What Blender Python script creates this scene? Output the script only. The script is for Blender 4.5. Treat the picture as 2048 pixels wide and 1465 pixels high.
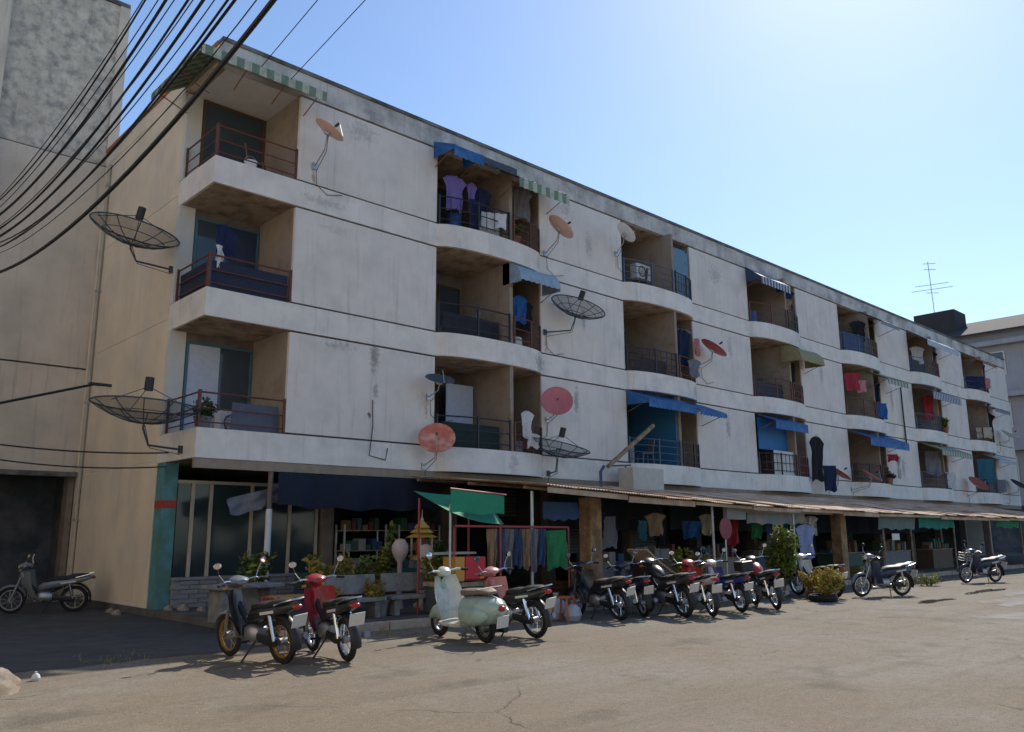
import bpy, math, random
from mathutils import Vector, Matrix
random.seed(7)
R = math.radians
scene = bpy.context.scene
for o in list(bpy.data.objects):
    bpy.data.objects.remove(o)
COL = scene.collection

# ------------------------------------------------------------------ camera
YAW, PITCH, ROLL = R(43.312), R(11.421), R(-0.33)
Fv = Vector((math.cos(PITCH)*math.sin(YAW), math.cos(PITCH)*math.cos(YAW), math.sin(PITCH)))
Rv0 = Vector((math.cos(YAW), -math.sin(YAW), 0)); Uv0 = Rv0.cross(Fv)
Rv = Rv0*math.cos(ROLL) + Uv0*math.sin(ROLL); Uv = Uv0*math.cos(ROLL) - Rv0*math.sin(ROLL)
cam_data = bpy.data.cameras.new('camera'); cam = bpy.data.objects.new('camera', cam_data); COL.objects.link(cam)
cam.matrix_world = Matrix(((Rv.x, Uv.x, -Fv.x, -6.7243), (Rv.y, Uv.y, -Fv.y, -16.2573), (Rv.z, Uv.z, -Fv.z, 1.6), (0, 0, 0, 1)))
cam_data.sensor_width = 36; cam_data.lens = 1668.376/2048*36
cam_data.clip_start = .05; cam_data.clip_end = 3000
scene.camera = cam
# ------------------------------------------------------------------ light
SUN = Vector((1.0, .37, 1.0)).normalized()
SUN_EL = math.asin(SUN.z); SUN_AZ = math.atan2(SUN.x, SUN.y)
world = bpy.data.worlds.new('World'); scene.world = world; world.use_nodes = True
wn = world.node_tree.nodes; wl = world.node_tree.links
bg = wn['Background']; sky = wn.new('ShaderNodeTexSky'); sky.sky_type = 'NISHITA'
sky.sun_disc = False; sky.sun_elevation = SUN_EL; sky.sun_rotation = SUN_AZ
sky.air_density = 1.0; sky.dust_density = .30; sky.ozone_density = 4.0; sky.altitude = 0
wl.new(sky.outputs[0], bg.inputs[0]); bg.inputs[1].default_value = .12
sd = bpy.data.lights.new('sun', 'SUN'); sd.energy = 3.6; sd.angle = R(.53); sd.color = (1, .93, .82)
sun = bpy.data.objects.new('sun', sd); COL.objects.link(sun)
sun.rotation_euler = SUN.to_track_quat('Z', 'Y').to_euler(); sun.location = (30, 10, 40)
scene.view_settings.view_transform = 'Standard'; scene.view_settings.look = 'None'
scene.view_settings.exposure = 0.55; scene.view_settings.gamma = 1
scene.view_settings.use_curve_mapping = False

# ------------------------------------------------------------------ materials
MATS = {}
def mat(name, col, rough=.8, var=.12, scale=6, metal=0, bump=0, bscale=60, col2=None, mix2=.5, s2=1.2, streak=0, spec=.4,
        stripes=None, trans=0, alpha=1, crisp=0, streakcol=(.06, .055, .05), coat=0):
    """plain procedural paint: colour noise, a second colour in patches, vertical rain streaks, bump"""
    if name in MATS: return MATS[name]
    m = bpy.data.materials.new(name); m.use_nodes = True; MATS[name] = m
    n = m.node_tree.nodes; l = m.node_tree.links; b = n['Principled BSDF']
    tc = n.new('ShaderNodeTexCoord')
    def noise(s, d=4, vec=None, rgh=.6):
        t = n.new('ShaderNodeTexNoise'); t.inputs['Scale'].default_value = s; t.inputs['Detail'].default_value = d
        t.inputs['Roughness'].default_value = rgh
        l.new(vec if vec else tc.outputs['Object'], t.inputs['Vector']); return t.outputs['Fac']
    def ramp(f, a, c, v0=0, v1=1):
        r = n.new('ShaderNodeMapRange'); r.inputs[1].default_value = a; r.inputs[2].default_value = c
        r.inputs[3].default_value = v0; r.inputs[4].default_value = v1; l.new(f, r.inputs[0]); return r.outputs[0]
    def mixc(f, A, B, mode='MIX'):
        x = n.new('ShaderNodeMix'); x.data_type = 'RGBA'; x.blend_type = mode
        if isinstance(f, float): x.inputs[0].default_value = f
        else: l.new(f, x.inputs[0])
        for k, v in ((6, A), (7, B)):
            if isinstance(v, tuple): x.inputs[k].default_value = (*v, 1)
            else: l.new(v, x.inputs[k])
        return x.outputs[2]
    c = tuple(col)
    if stripes:
        axis, period, sc = stripes
        sp = n.new('ShaderNodeSeparateXYZ'); l.new(tc.outputs['Object'], sp.inputs[0])
        ma = n.new('ShaderNodeMath'); ma.operation = 'MULTIPLY'; ma.inputs[1].default_value = 1/period; l.new(sp.outputs[axis], ma.inputs[0])
        fr = n.new('ShaderNodeMath'); fr.operation = 'FRACT'; l.new(ma.outputs[0], fr.inputs[0])
        gt = n.new('ShaderNodeMath'); gt.operation = 'GREATER_THAN'; gt.inputs[1].default_value = .5; l.new(fr.outputs[0], gt.inputs[0])
        c = mixc(gt.outputs[0], c, tuple(sc))
    if col2: c = mixc(ramp(noise(s2, 6), mix2-.09, mix2+.09), c, tuple(col2))
    if var:
        f = ramp(noise(scale, 5), .25, .75, 1-var, 1+var)
        x = n.new('ShaderNodeMix'); x.data_type = 'RGBA'; x.blend_type = 'MULTIPLY'; x.inputs[0].default_value = 1
        if isinstance(c, tuple): x.inputs[6].default_value = (*c, 1)
        else: l.new(c, x.inputs[6])
        cb = n.new('ShaderNodeCombineXYZ'); [l.new(f, cb.inputs[i]) for i in range(3)]
        l.new(cb.outputs[0], x.inputs[7]); c = x.outputs[2]
    if streak:
        mp = n.new('ShaderNodeMapping'); mp.inputs['Scale'].default_value = (2.6, 2.6, .15); l.new(tc.outputs['Object'], mp.inputs[0])
        s = ramp(noise(2.2, 7, mp.outputs[0], .68), .55, .82, 0, streak)
        c = mixc(s, c, tuple(streakcol))
    if isinstance(c, tuple): b.inputs['Base Color'].default_value = (*c, 1)
    else: l.new(c, b.inputs['Base Color'])
    b.inputs['Roughness'].default_value = rough; b.inputs['Metallic'].default_value = metal
    b.inputs['Specular IOR Level'].default_value = spec; b.inputs['Coat Weight'].default_value = coat
    if alpha < 1: b.inputs['Alpha'].default_value = alpha
    if bump:
        bp = n.new('ShaderNodeBump'); bp.inputs['Strength'].default_value = bump; bp.inputs['Distance'].default_value = .02
        l.new(noise(bscale, 6), bp.inputs['Height']); l.new(bp.outputs[0], b.inputs['Normal'])
    if trans:
        tr = n.new('ShaderNodeBsdfTranslucent')
        if isinstance(c, tuple): tr.inputs[0].default_value = (*c, 1)
        else: l.new(c, tr.inputs[0])
        mx = n.new('ShaderNodeMixShader'); mx.inputs[0].default_value = trans
        l.new(b.outputs[0], mx.inputs[1]); l.new(tr.outputs[0], mx.inputs[2]); l.new(mx.outputs[0], n['Material Output'].inputs[0])
    return m

def add_stains(m, spots):
    """rain stains of their own shape below leaking joints"""
    n = m.node_tree.nodes; l = m.node_tree.links; b = n['Principled BSDF']; tc = n.new('ShaderNodeTexCoord')
    src = b.inputs['Base Color'].links[0].from_socket
    nz = n.new('ShaderNodeTexNoise'); nz.inputs['Scale'].default_value = 9; nz.inputs['Detail'].default_value = 6; l.new(tc.outputs['Object'], nz.inputs['Vector'])
    for x, z, w, h, k, *cc in spots:
        mp = n.new('ShaderNodeMapping'); mp.vector_type = 'TEXTURE'; mp.inputs['Location'].default_value = (x, 0, z); mp.inputs['Scale'].default_value = (w, 100, h); l.new(tc.outputs['Object'], mp.inputs[0])
        ln = n.new('ShaderNodeVectorMath'); ln.operation = 'LENGTH'; l.new(mp.outputs[0], ln.inputs[0])
        ad = n.new('ShaderNodeMath'); ad.operation = 'MULTIPLY_ADD'; ad.inputs[1].default_value = 2.4; l.new(nz.outputs['Fac'], ad.inputs[0]); l.new(ln.outputs['Value'], ad.inputs[2])
        r = n.new('ShaderNodeMapRange'); r.inputs[1].default_value = 1.45; r.inputs[2].default_value = 2.15; r.inputs[3].default_value = k; r.inputs[4].default_value = 0; l.new(ad.outputs[0], r.inputs[0])
        x_ = n.new('ShaderNodeMix'); x_.data_type = 'RGBA'; l.new(r.outputs[0], x_.inputs[0]); l.new(src, x_.inputs[6]); x_.inputs[7].default_value = ((.30, .13, .055, 1) if cc else (.13, .125, .12, 1)); src = x_.outputs[2]
    l.new(src, b.inputs['Base Color'])
# setting
M_PANEL = mat('facade_paint', (.74, .675, .61), .9, .07, 2.2, bump=.25, bscale=30, col2=(.66, .605, .55), mix2=.56, s2=.9, streak=.42)
M_BAND = mat('band_paint', (.77, .715, .65), .9, .12, 1.6, bump=.3, bscale=24, col2=(.66, .62, .57), mix2=.57, s2=1.5, streak=.4)
add_stains(M_PANEL, [(4.15, 5.75, .16, .55, .6), (4.2, 4.9, .10, .25, .5), (4.05, 4.35, .07, .09, .95), (5.6, 4.9, .25, .35, .22), (11.6, 8.0, .12, .5, .5), (11.2, 5.4, .14, .5, .55), (11.9, 10.4, .2, .5, .35), (3.0, 8.6, .5, .12, .2), (18.9, 10.9, .5, .4, .35), (19.2, 5.3, .15, .5, .5), (26.6, 8.2, .2, .6, .4), (33.6, 7.8, .2, .8, .5), (34.2, 4.6, .25, .6, .5), (2.34, 9.75, .06, .4, .6, 1), (9.95, 7.0, .07, .4, .6, 1), (9.95, 4.45, .05, .35, .5, 1), (5.7, 4.65, .05, .35, .5, 1), (17.6, 7.1, .06, .4, .5, 1), (13.2, 10.1, .06, .4, .4, 1), (10.9, 11.3, .35, .35, .3), (3.6, 11.3, .5, .3, .3), (19.6, 8.3, .2, .5, .35), (3.2, 6.0-.15, .4, .12, .4)])
add_stains(M_BAND, [(9.55, 6.3, .35, .35, .6), (9.5, 9.25, .2, .3, .3), (17.0, 6.3, .3, .3, .4), (8.3, 3.45, .25, .3, .35), (2.6, 9.2, .7, .15, .3), (24.6, 9.2, .4, .3, .4)])
M_CORE = mat('joint_concrete', (.10, .095, .09), .95, .2, 5)
M_PARAPET = mat('parapet_paint', (.58, .555, .52), .9, .15, 1.5, bump=.3, bscale=24, col2=(.33, .32, .30), mix2=.53, s2=1.1, streak=.7)
M_COPING = mat('coping_concrete', (.19, .185, .18), .95, .3, 2.5, bump=.5, bscale=20, col2=(.09, .09, .088), s2=1.3)
M_GABLE = mat('gable_paint', (.78, .65, .48), .9, .10, .9, bump=.3, bscale=20, col2=(.70, .59, .46), mix2=.55, s2=.5, streak=.35, streakcol=(.16, .12, .08))
M_TOWER = mat('tower_paint', (.66, .57, .46), .9, .15, .8, bump=.4, bscale=12, col2=(.54, .48, .41), mix2=.55, s2=.35, streak=.6)
M_MOLD = mat('moulded_plaster', (.60, .53, .43), .95, .25, 3, bump=.6, bscale=8, col2=(.34, .32, .28), mix2=.55, s2=3.6, streak=.55)
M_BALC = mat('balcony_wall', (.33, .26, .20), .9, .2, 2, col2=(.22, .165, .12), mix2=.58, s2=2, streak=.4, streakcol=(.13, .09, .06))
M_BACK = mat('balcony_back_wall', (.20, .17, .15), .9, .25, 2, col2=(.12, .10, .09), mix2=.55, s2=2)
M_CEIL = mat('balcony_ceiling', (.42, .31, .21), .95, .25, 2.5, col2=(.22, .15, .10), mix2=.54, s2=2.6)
M_WHITE = mat('white_plaster', (.62, .60, .56), .85, .08, 3)
M_ORANGE_TILE = mat('tile_orange', (.40, .16, .08), .8, .2, 12)
M_BLUEGREEN = mat('teal_paint', (.10, .27, .32), .7, .15, 4, col2=(.09, .20, .16), s2=3)
M_REDBAND = mat('red_paint', (.40, .05, .04), .6, .15, 6)
M_DARKIN = mat('shop_opening_shade', (.10, .10, .11), .9, .3, 2, col2=(.05, .06, .07))
M_SHUT = mat('shutter_steel', (.22, .26, .29), .5, .15, 4, metal=.3)
M_FLOOR = mat('shop_floor', (.16, .15, .14), .7, .2, 5)
M_KERB = mat('kerb_concrete', (.40, .33, .26), .95, .2, 6, bump=.5, bscale=30, col2=(.30, .15, .11), mix2=.6, s2=2)
M_PAVE = mat('pavement_concrete', (.13, .12, .11), .95, .2, 4, bump=.5, bscale=25, col2=(.09, .085, .08), s2=1.1)
# railing and metal
M_RBLK = mat('rail_black', (.025, .027, .035), .5, .2, 10)
M_RBRN = mat('rail_redbrown', (.14, .045, .035), .55, .25, 10)
M_RGRY = mat('rail_blue', (.07, .10, .16), .5, .2, 10)
M_STEEL = mat('galvanised', (.42, .43, .44), .4, .12, 12, metal=.7)
M_CHROME = mat('chrome', (.75, .75, .76), .15, 0, metal=1)
M_ALU = mat('cast_alloy', (.36, .36, .37), .4, .1, 14, metal=.8)
M_BLACK = mat('black_plastic', (.018, .018, .02), .45, .2, 20)
M_RUBBER = mat('rubber', (.018, .017, .017), .85, .2, 30)
M_SEAT = mat('seat_vinyl', (.02, .02, .022), .55, .1, 20)
M_RUST = mat('rusty_steel', (.24, .11, .06), .8, .3, 14, col2=(.14, .06, .035), s2=9)
M_GLASS = mat('window_glass', (.05, .07, .09), .08, .1, 3, spec=.6)
M_MIRROR = mat('mirror_glass', (.85, .87, .9), .05, 0, metal=1)
M_TAIL = mat('tail_lens', (.45, .02, .02), .2, 0)
M_LAMP = mat('lamp_lens', (.75, .75, .72), .15, 0, spec=.6)
M_PLATE = mat('plate_white', (.62, .60, .55), .5, .12, 60)
M_WOOD = mat('weathered_wood', (.33, .25, .17), .85, .2, 9, col2=(.20, .14, .09), s2=5)
M_CABLE = mat('cable_black', (.012, .012, .014), .6, 0)

# ------------------------------------------------------------------ mesh builder
class MB:
    def __init__(s): s.v = []; s.f = []
    def add(s, vs, fs):
        k = len(s.v); s.v += [tuple(v) for v in vs]; s.f += [tuple(k+i for i in f) for f in fs]; return s
    def box(s, x0, x1, y0, y1, z0, z1):
        return s.add([(x0,y0,z0),(x1,y0,z0),(x1,y1,z0),(x0,y1,z0),(x0,y0,z1),(x1,y0,z1),(x1,y1,z1),(x0,y1,z1)],
                     [(0,3,2,1),(4,5,6,7),(0,1,5,4),(1,2,6,5),(2,3,7,6),(3,0,4,7)])
    def obox(s, c, size, rot=None):
        M = rot if rot else Matrix.Identity(3); c = Vector(c); k = []
        for dx, dy, dz in ((-1,-1,-1),(1,-1,-1),(1,1,-1),(-1,1,-1),(-1,-1,1),(1,-1,1),(1,1,1),(-1,1,1)):
            k.append(c + M @ Vector((dx*size[0]/2, dy*size[1]/2, dz*size[2]/2)))
        return s.add(k, [(0,3,2,1),(4,5,6,7),(0,1,5,4),(1,2,6,5),(2,3,7,6),(3,0,4,7)])
    def ring(s, c, d, r, n, r2=None):
        d = Vector(d).normalized(); u = d.orthogonal().normalized(); w = d.cross(u)
        return [Vector(c) + (u*math.cos(a)*r + w*math.sin(a)*(r2 or r)) for a in [2*math.pi*i/n for i in range(n)]]
    def loft(s, rings, cap=True):
        n = len(rings[0]); k = len(s.v)
        for r in rings: s.v += [tuple(p) for p in r]
        for j in range(len(rings)-1):
            for i in range(n):
                a = k+j*n+i; b = k+j*n+(i+1) % n; s.f.append((a, b, b+n, a+n))
        if cap:
            s.f.append(tuple(k+i for i in reversed(range(n)))); s.f.append(tuple(k+(len(rings)-1)*n+i for i in range(n)))
        return s
    def tube(s, p, q, r, n=8, r2=None):
        p = Vector(p); q = Vector(q); d = q-p
        if d.length < 1e-6: return s
        u = d.orthogonal().normalized(); w = d.normalized().cross(u); rr = r if r2 is None else r2
        mk = lambda c, R_: [c + (u*math.cos(a)+w*math.sin(a))*R_ for a in [2*math.pi*i/n for i in range(n)]]
        return s.loft([mk(p, r), mk(q, rr)])
    def path(s, pts, r, n=6):
        pts = [Vector(p) for p in pts]; rings = []; u = None
        for i, p in enumerate(pts):
            d = (pts[min(i+1, len(pts)-1)] - pts[max(i-1, 0)]).normalized()
            u = d.orthogonal().normalized() if u is None else (u - d*u.dot(d)).normalized()
            w = d.cross(u); rad = r[i] if isinstance(r, (list, tuple)) else r
            rings.append([p + (u*math.cos(a)+w*math.sin(a))*rad for a in [2*math.pi*k/n for k in range(n)]])
        return s.loft(rings)
    def sect(s, secs, n=12, pw=2.0):
        """loft of superellipse sections along x: (x, y, z, half width, half height)"""
        rings = []
        for x, y, z, hw, hh in secs:
            ring = []
            for i in range(n):
                a = 2*math.pi*i/n; c, t = math.cos(a), math.sin(a)
                ring.append(Vector((x, y+hw*math.copysign(abs(c)**(2/pw), c), z+hh*math.copysign(abs(t)**(2/pw), t))))
            rings.append(ring)
        return s.loft(rings)
    def lathe(s, prof, c=(0,0,0), n=16, M=None):
        M = M or Matrix.Identity(3); rings = []
        for r, z in prof:
            rings.append([Vector(c) + M @ Vector((r*math.cos(2*math.pi*i/n), r*math.sin(2*math.pi*i/n), z)) for i in range(n)])
        return s.loft(rings)
    def grid(s, fn, nu, nv):
        vs = [fn(i/nu, j/nv) for j in range(nv+1) for i in range(nu+1)]
        return s.add(vs, [(j*(nu+1)+i, j*(nu+1)+i+1, (j+1)*(nu+1)+i+1, (j+1)*(nu+1)+i) for j in range(nv) for i in range(nu)])
    def sheet(s, fn, nu, nv, t):
        """closed sheet: fn gives a point, t is an offset vector or a function"""
        A = [Vector(fn(i/nu, j/nv)) for j in range(nv+1) for i in range(nu+1)]
        tv = Vector(t); W = nu+1; k = len(s.v); N = len(A)
        s.v += [tuple(p) for p in A] + [tuple(p+tv) for p in A]
        for j in range(nv):
            for i in range(nu):
                a = k+j*W+i; s.f.append((a, a+1, a+1+W, a+W)); s.f.append((a+N+W, a+1+W+N, a+1+N, a+N))
        edge = [i for i in range(nu)] + [nu+j*W for j in range(nv)] + [nv*W+i for i in range(nu, 0, -1)] + [j*W for j in range(nv, 0, -1)]
        for i in range(len(edge)):
            a = k+edge[i]; b = k+edge[(i+1) % len(edge)]; s.f.append((b, a, a+N, b+N))
        return s
    def prism(s, poly, z0, z1):
        n = len(poly)
        return s.loft([[Vector((x, y, z0)) for x, y in poly], [Vector((x, y, z1)) for x, y in poly]])
    def torus(s, c, Rr, r, axis='y', n=28, m=8, a0=0, a1=2*math.pi, squash=1):
        full = abs(a1-a0-2*math.pi) < 1e-6; rings = []
        for i in range(n if full else n+1):
            a = a0+(a1-a0)*i/n; ring = []
            for j in range(m):
                b = 2*math.pi*j/m; rr = Rr+r*math.cos(b)
                ring.append(Vector(c)+Vector((rr*math.cos(a), r*squash*math.sin(b), rr*math.sin(a))))
            rings.append(ring)
        k = len(s.v)
        for r_ in rings: s.v += [tuple(p) for p in r_]
        N = len(rings)
        for i in range(N if full else N-1):
            for j in range(m):
                a = k+i*m+j; b = k+i*m+(j+1) % m; c2 = k+((i+1) % N)*m+(j+1) % m; d = k+((i+1) % N)*m+j
                s.f.append((a, d, c2, b))
        return s
    def build(s, name, m, parent=None, smooth=False, bevel=0):
        me = bpy.data.meshes.new(name); me.from_pydata(s.v, [], s.f); me.validate(); me.update()
        if smooth: me.polygons.foreach_set('use_smooth', [True]*len(me.polygons))
        me.materials.append(m); o = bpy.data.objects.new(name, me); COL.objects.link(o)
        if parent: o.parent = parent
        if bevel:
            bv = o.modifiers.new('bevel', 'BEVEL'); bv.width = bevel; bv.segments = 2; bv.limit_method = 'ANGLE'
        if smooth:
            try: me.set_sharp_from_angle(angle=R(40))
            except Exception: pass
        return o
def tag(o, label=None, cat=None, group=None, kind=None):
    for k, v in (('label', label), ('category', cat), ('group', group), ('kind', kind)):
        if v: o[k] = v
    return o
def thing(name, label, cat, loc=(0,0,0), rz=0, group=None):
    o = bpy.data.objects.new(name, None); o.empty_display_size = .2; COL.objects.link(o)
    o.location = loc; o.rotation_euler = (0, 0, rz); return tag(o, label, cat, group)
def share(src, parent=None, loc=None):
    c = src.copy(); COL.objects.link(c)
    if parent: c.parent = parent
    if loc is not None: c.location = loc
    return c
rnd = random.uniform

# ================================================================== GROUND
def ground_material():
    m = bpy.data.materials.new('dusty_asphalt'); m.use_nodes = True
    n = m.node_tree.nodes; l = m.node_tree.links; b = n['Principled BSDF']; tc = n.new('ShaderNodeTexCoord')
    def noise(s, d=5, rg=.6, vec=None):
        t = n.new('ShaderNodeTexNoise'); t.inputs['Scale'].default_value = s; t.inputs['Detail'].default_value = d; t.inputs['Roughness'].default_value = rg
        l.new(vec or tc.outputs['Object'], t.inputs['Vector']); return t
    def rr(f, a, c, v0=0, v1=1):
        r = n.new('ShaderNodeMapRange'); r.inputs[1].default_value = a; r.inputs[2].default_value = c; r.inputs[3].default_value = v0; r.inputs[4].default_value = v1
        l.new(f, r.inputs[0]); return r.outputs[0]
    def mx(f, A, B, mode='MIX'):
        x = n.new('ShaderNodeMix'); x.data_type = 'RGBA'; x.blend_type = mode
        if isinstance(f, float): x.inputs[0].default_value = f
        else: l.new(f, x.inputs[0])
        for k, v in ((6, A), (7, B)):
            if isinstance(v, tuple): x.inputs[k].default_value = (*v, 1)
            else: l.new(v, x.inputs[k])
        return x.outputs[2]
    big = noise(.22, 5).outputs['Fac']; mid = noise(1.7, 6, .65).outputs['Fac']; fine = noise(60, 4, .7).outputs['Fac']; grit = noise(16, 5, .7).outputs['Fac']
    c = mx(rr(big, .40, .62), (0.182, 0.144, 0.100), (0.221, 0.199, 0.167))
    c = mx(rr(mid, .48, .72, 0, .55), c, (0.151, 0.118, 0.077))
    c = mx(rr(noise(.9, 7, .7).outputs['Fac'], .60, .72, 0, .5), c, (0.279, 0.251, 0.211))
    c = mx(rr(noise(5.5, 6, .7).outputs['Fac'], .50, .66, 0, .55), c, (0.128, 0.108, 0.082))
    c = mx(rr(noise(11, 6, .75).outputs['Fac'], .53, .66, 0, .5), c, (0.283, 0.252, 0.208))
    c = mx(rr(grit, .50, .70, 0, .75), c, (0.101, 0.084, 0.063))
    mpt = n.new('ShaderNodeMapping'); mpt.inputs['Scale'].default_value = (.10, 2.1, 1); mpt.inputs['Rotation'].default_value = (0, 0, R(6)); l.new(tc.outputs['Object'], mpt.inputs[0])
    c = mx(rr(noise(1.0, 5, .6, mpt.outputs[0]).outputs['Fac'], .52, .68, 0, .38), c, (0.094, 0.080, 0.061))
    c = mx(rr(noise(.75, 4, .55).outputs['Fac'], .58, .68, 0, .55), c, (0.073, 0.063, 0.051))
    c = mx(rr(fine, .54, .68, 0, .85), c, (0.325, 0.289, 0.230))
    c = mx(rr(fine, .42, .28, 0, .6), c, (0.062, 0.053, 0.040))
    # cracks: a broken web
    wv = noise(1.3, 4); ad = n.new('ShaderNodeMix'); ad.data_type = 'RGBA'; ad.inputs[0].default_value = .35
    l.new(tc.outputs['Object'], ad.inputs[6]); l.new(wv.outputs['Color'], ad.inputs[7])
    vo = n.new('ShaderNodeTexVoronoi'); vo.feature = 'DISTANCE_TO_EDGE'; vo.inputs['Scale'].default_value = .42; l.new(ad.outputs[2], vo.inputs['Vector'])
    line = rr(vo.outputs['Distance'], .0015, .006, 1, 0)
    gate = rr(noise(.55, 3).outputs['Fac'], .52, .60)
    mu = n.new('ShaderNodeMath'); mu.operation = 'MULTIPLY'; l.new(line, mu.inputs[0]); l.new(gate, mu.inputs[1])
    mu2 = n.new('ShaderNodeMath'); mu2.operation = 'MULTIPLY'; mu2.inputs[1].default_value = .55; l.new(mu.outputs[0], mu2.inputs[0])
    c = mx(mu2.outputs[0], c, (0.039, 0.032, 0.026))
    l.new(c, b.inputs['Base Color']); b.inputs['Roughness'].default_value = .93; b.inputs['Specular IOR Level'].default_value = .25
    bp = n.new('ShaderNodeBump'); bp.inputs['Strength'].default_value = .7; bp.inputs['Distance'].default_value = .012
    am = n.new('ShaderNodeMath'); am.operation = 'ADD'; l.new(fine, am.inputs[0]); l.new(grit, am.inputs[1])
    am2 = n.new('ShaderNodeMath'); am2.operation = 'SUBTRACT'; l.new(am.outputs[0], am2.inputs[0]); l.new(mu.outputs[0], am2.inputs[1])
    l.new(am2.outputs[0], bp.inputs['Height']); l.new(bp.outputs[0], b.inputs['Normal'])
    return m
tag(MB().add([(-700,-700,0),(900,-700,0),(900,900,0),(-700,900,0)], [(0,1,2,3)]).build('ground', ground_material()), kind='structure')
M_SHADE = mat('shade_asphalt', (.066, .064, .062), .9, .3, 3, bump=.6, bscale=70, col2=(.085, .08, .072), mix2=.56, s2=1.2)
shade_outline = [(-9.5, -4.35)]+[(-9+.16*k, -4.46+.05*math.sin(k*1.7)+.04*math.sin(k*.61+1)+.03*math.sin(k*3.3)) for k in range(58)]+[(.4, -4.25), (.45, -3.95), (-.02, -3.6), (-.02, 7.5), (-9.5, 7.5)]
tag(MB().add([(x, y, .004) for x, y in shade_outline], [tuple(range(len(shade_outline)))]).build('shade_sheet', M_SHADE), kind='structure')  # asphalt sheet darkened to deepen the building's shade; edge follows the shadow line
tag(MB().box(-.02, 60, -3.65, 7.4, -.2, .15).build('pavement', M_PAVE), kind='structure')
kerb = tag(MB().box(.2, 42, -3.70, -3.655, -.2, .10).build('kerb', M_KERB), kind='structure')
ks0 = None
for i in range(42):
    if ks0 is None:
        ks0 = MB().box(-.485, .485, -.09, .09, -.15, .155).build('kerb_stone', M_KERB, kerb, bevel=.015)
        k = ks0
    else: k = share(ks0, kerb)
    k.location = (.5+i, -3.80+rnd(-.015, .015), rnd(-.02, .005)); k.rotation_euler = (rnd(-.02, .02), rnd(-.01, .01), rnd(-.015, .015))

# ================================================================== APARTMENT BUILDING
S1, SP, ST = 3.13, 2.9, .60          # underside of the first slab, storey, band height
ROOF, PARA = 12.26, 11.66
LEN, DEP, REC = 51.3, 7.45, 1.74
BAYS = [5.95+7.55*k for k in range(6)]; BW = 3.8; PART = 2.3
apt = thing('apartment_building', 'long white four-storey apartment block with rows of curved balconies', 'building')
def zt(i): return S1+SP*i+ST
def zb(i): return S1+SP*i
def bow(u):
    t = 2*u/BW-1
    return .40*max(0, 1-abs(t)**2.4)**.62
def front_poly():
    pts = [(0, -.0)]
    for b in BAYS:
        pts.append((b, 0.0))
        for k in range(1, 18): u = BW*k/18; pts.append((b+u, -bow(u)))
        pts.append((b+BW, 0.0))
    pts.append((LEN, 0)); return pts
FP = front_poly()
for i in range(3):
    poly = FP + [(LEN, DEP), (0, DEP)]
    MB().prism(poly, zb(i), zt(i)).build('floor_band', M_BAND, apt)
    # balcony ceilings, a little below the slab (the soffit)
spans = [(1.93, BAYS[0])] + [(b+BW, b+7.55) for b in BAYS[:-1]] + [(BAYS[-1]+BW, LEN)]
G = .045
for i in range(3):
    top = zb(i+1) if i < 2 else PARA
    for a, b in spans:
        MB().box(a, b, .012, REC, zt(i)+G, top-G).build('wall_panel', M_PANEL, apt)
        MB().box(a+.02, b-.02, .06, REC-.02, zt(i)-.02, top+.02).build('joint_strip', M_CORE, apt)
    for b in BAYS:
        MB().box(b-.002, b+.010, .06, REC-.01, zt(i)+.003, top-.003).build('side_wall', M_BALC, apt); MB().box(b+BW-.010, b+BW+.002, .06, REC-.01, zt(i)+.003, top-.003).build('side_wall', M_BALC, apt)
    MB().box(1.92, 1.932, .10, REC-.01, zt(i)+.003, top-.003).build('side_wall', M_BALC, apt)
    # back walls of the balconies (one long wall) and the room block
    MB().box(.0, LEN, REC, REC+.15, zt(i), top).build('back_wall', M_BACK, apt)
    for b in BAYS:
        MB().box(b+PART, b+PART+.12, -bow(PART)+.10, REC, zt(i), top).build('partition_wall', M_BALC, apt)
# parapet, coping, roof
MB().prism([(.165, .165), (LEN-.165, .165), (LEN-.165, DEP), (.165, DEP)], PARA, PARA+.12).build('roof_slab', M_CEIL, apt)
MB().box(-.01, LEN+.01, -.012, .16, PARA, ROOF-.06).build('parapet', M_PARAPET, apt)
MB().box(-.03, LEN+.03, -.05, .20, ROOF-.06, ROOF+.03).build('coping', M_COPING, apt)
MB().box(-.012, .16, .161, DEP, PARA+.12, ROOF-.06).build('parapet', M_GABLE, apt)
MB().box(-.05, .20, .201, DEP, ROOF-.06, ROOF+.03).build('coping', M_ORANGE_TILE, apt)
MB().box(LEN-.16, LEN+.012, .161, DEP, PARA+.121, ROOF-.06).build('parapet', M_PARAPET, apt)
MB().box(.16, LEN-.16, .16, DEP, PARA+.121, PARA+.16).build('roof_deck', M_COPING, apt)
# soffits under the balconies
for i in range(3):
    for b in BAYS:
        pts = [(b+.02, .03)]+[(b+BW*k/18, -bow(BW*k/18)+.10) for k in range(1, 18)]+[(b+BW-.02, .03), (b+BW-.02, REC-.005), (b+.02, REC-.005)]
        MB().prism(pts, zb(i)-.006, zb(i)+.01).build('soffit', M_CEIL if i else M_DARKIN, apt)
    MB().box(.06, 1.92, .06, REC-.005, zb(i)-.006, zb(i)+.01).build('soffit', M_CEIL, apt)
MB().box(.17, 1.92, .17, REC-.005, PARA-.006, PARA+.01).build('soffit', M_WHITE, apt)
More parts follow.
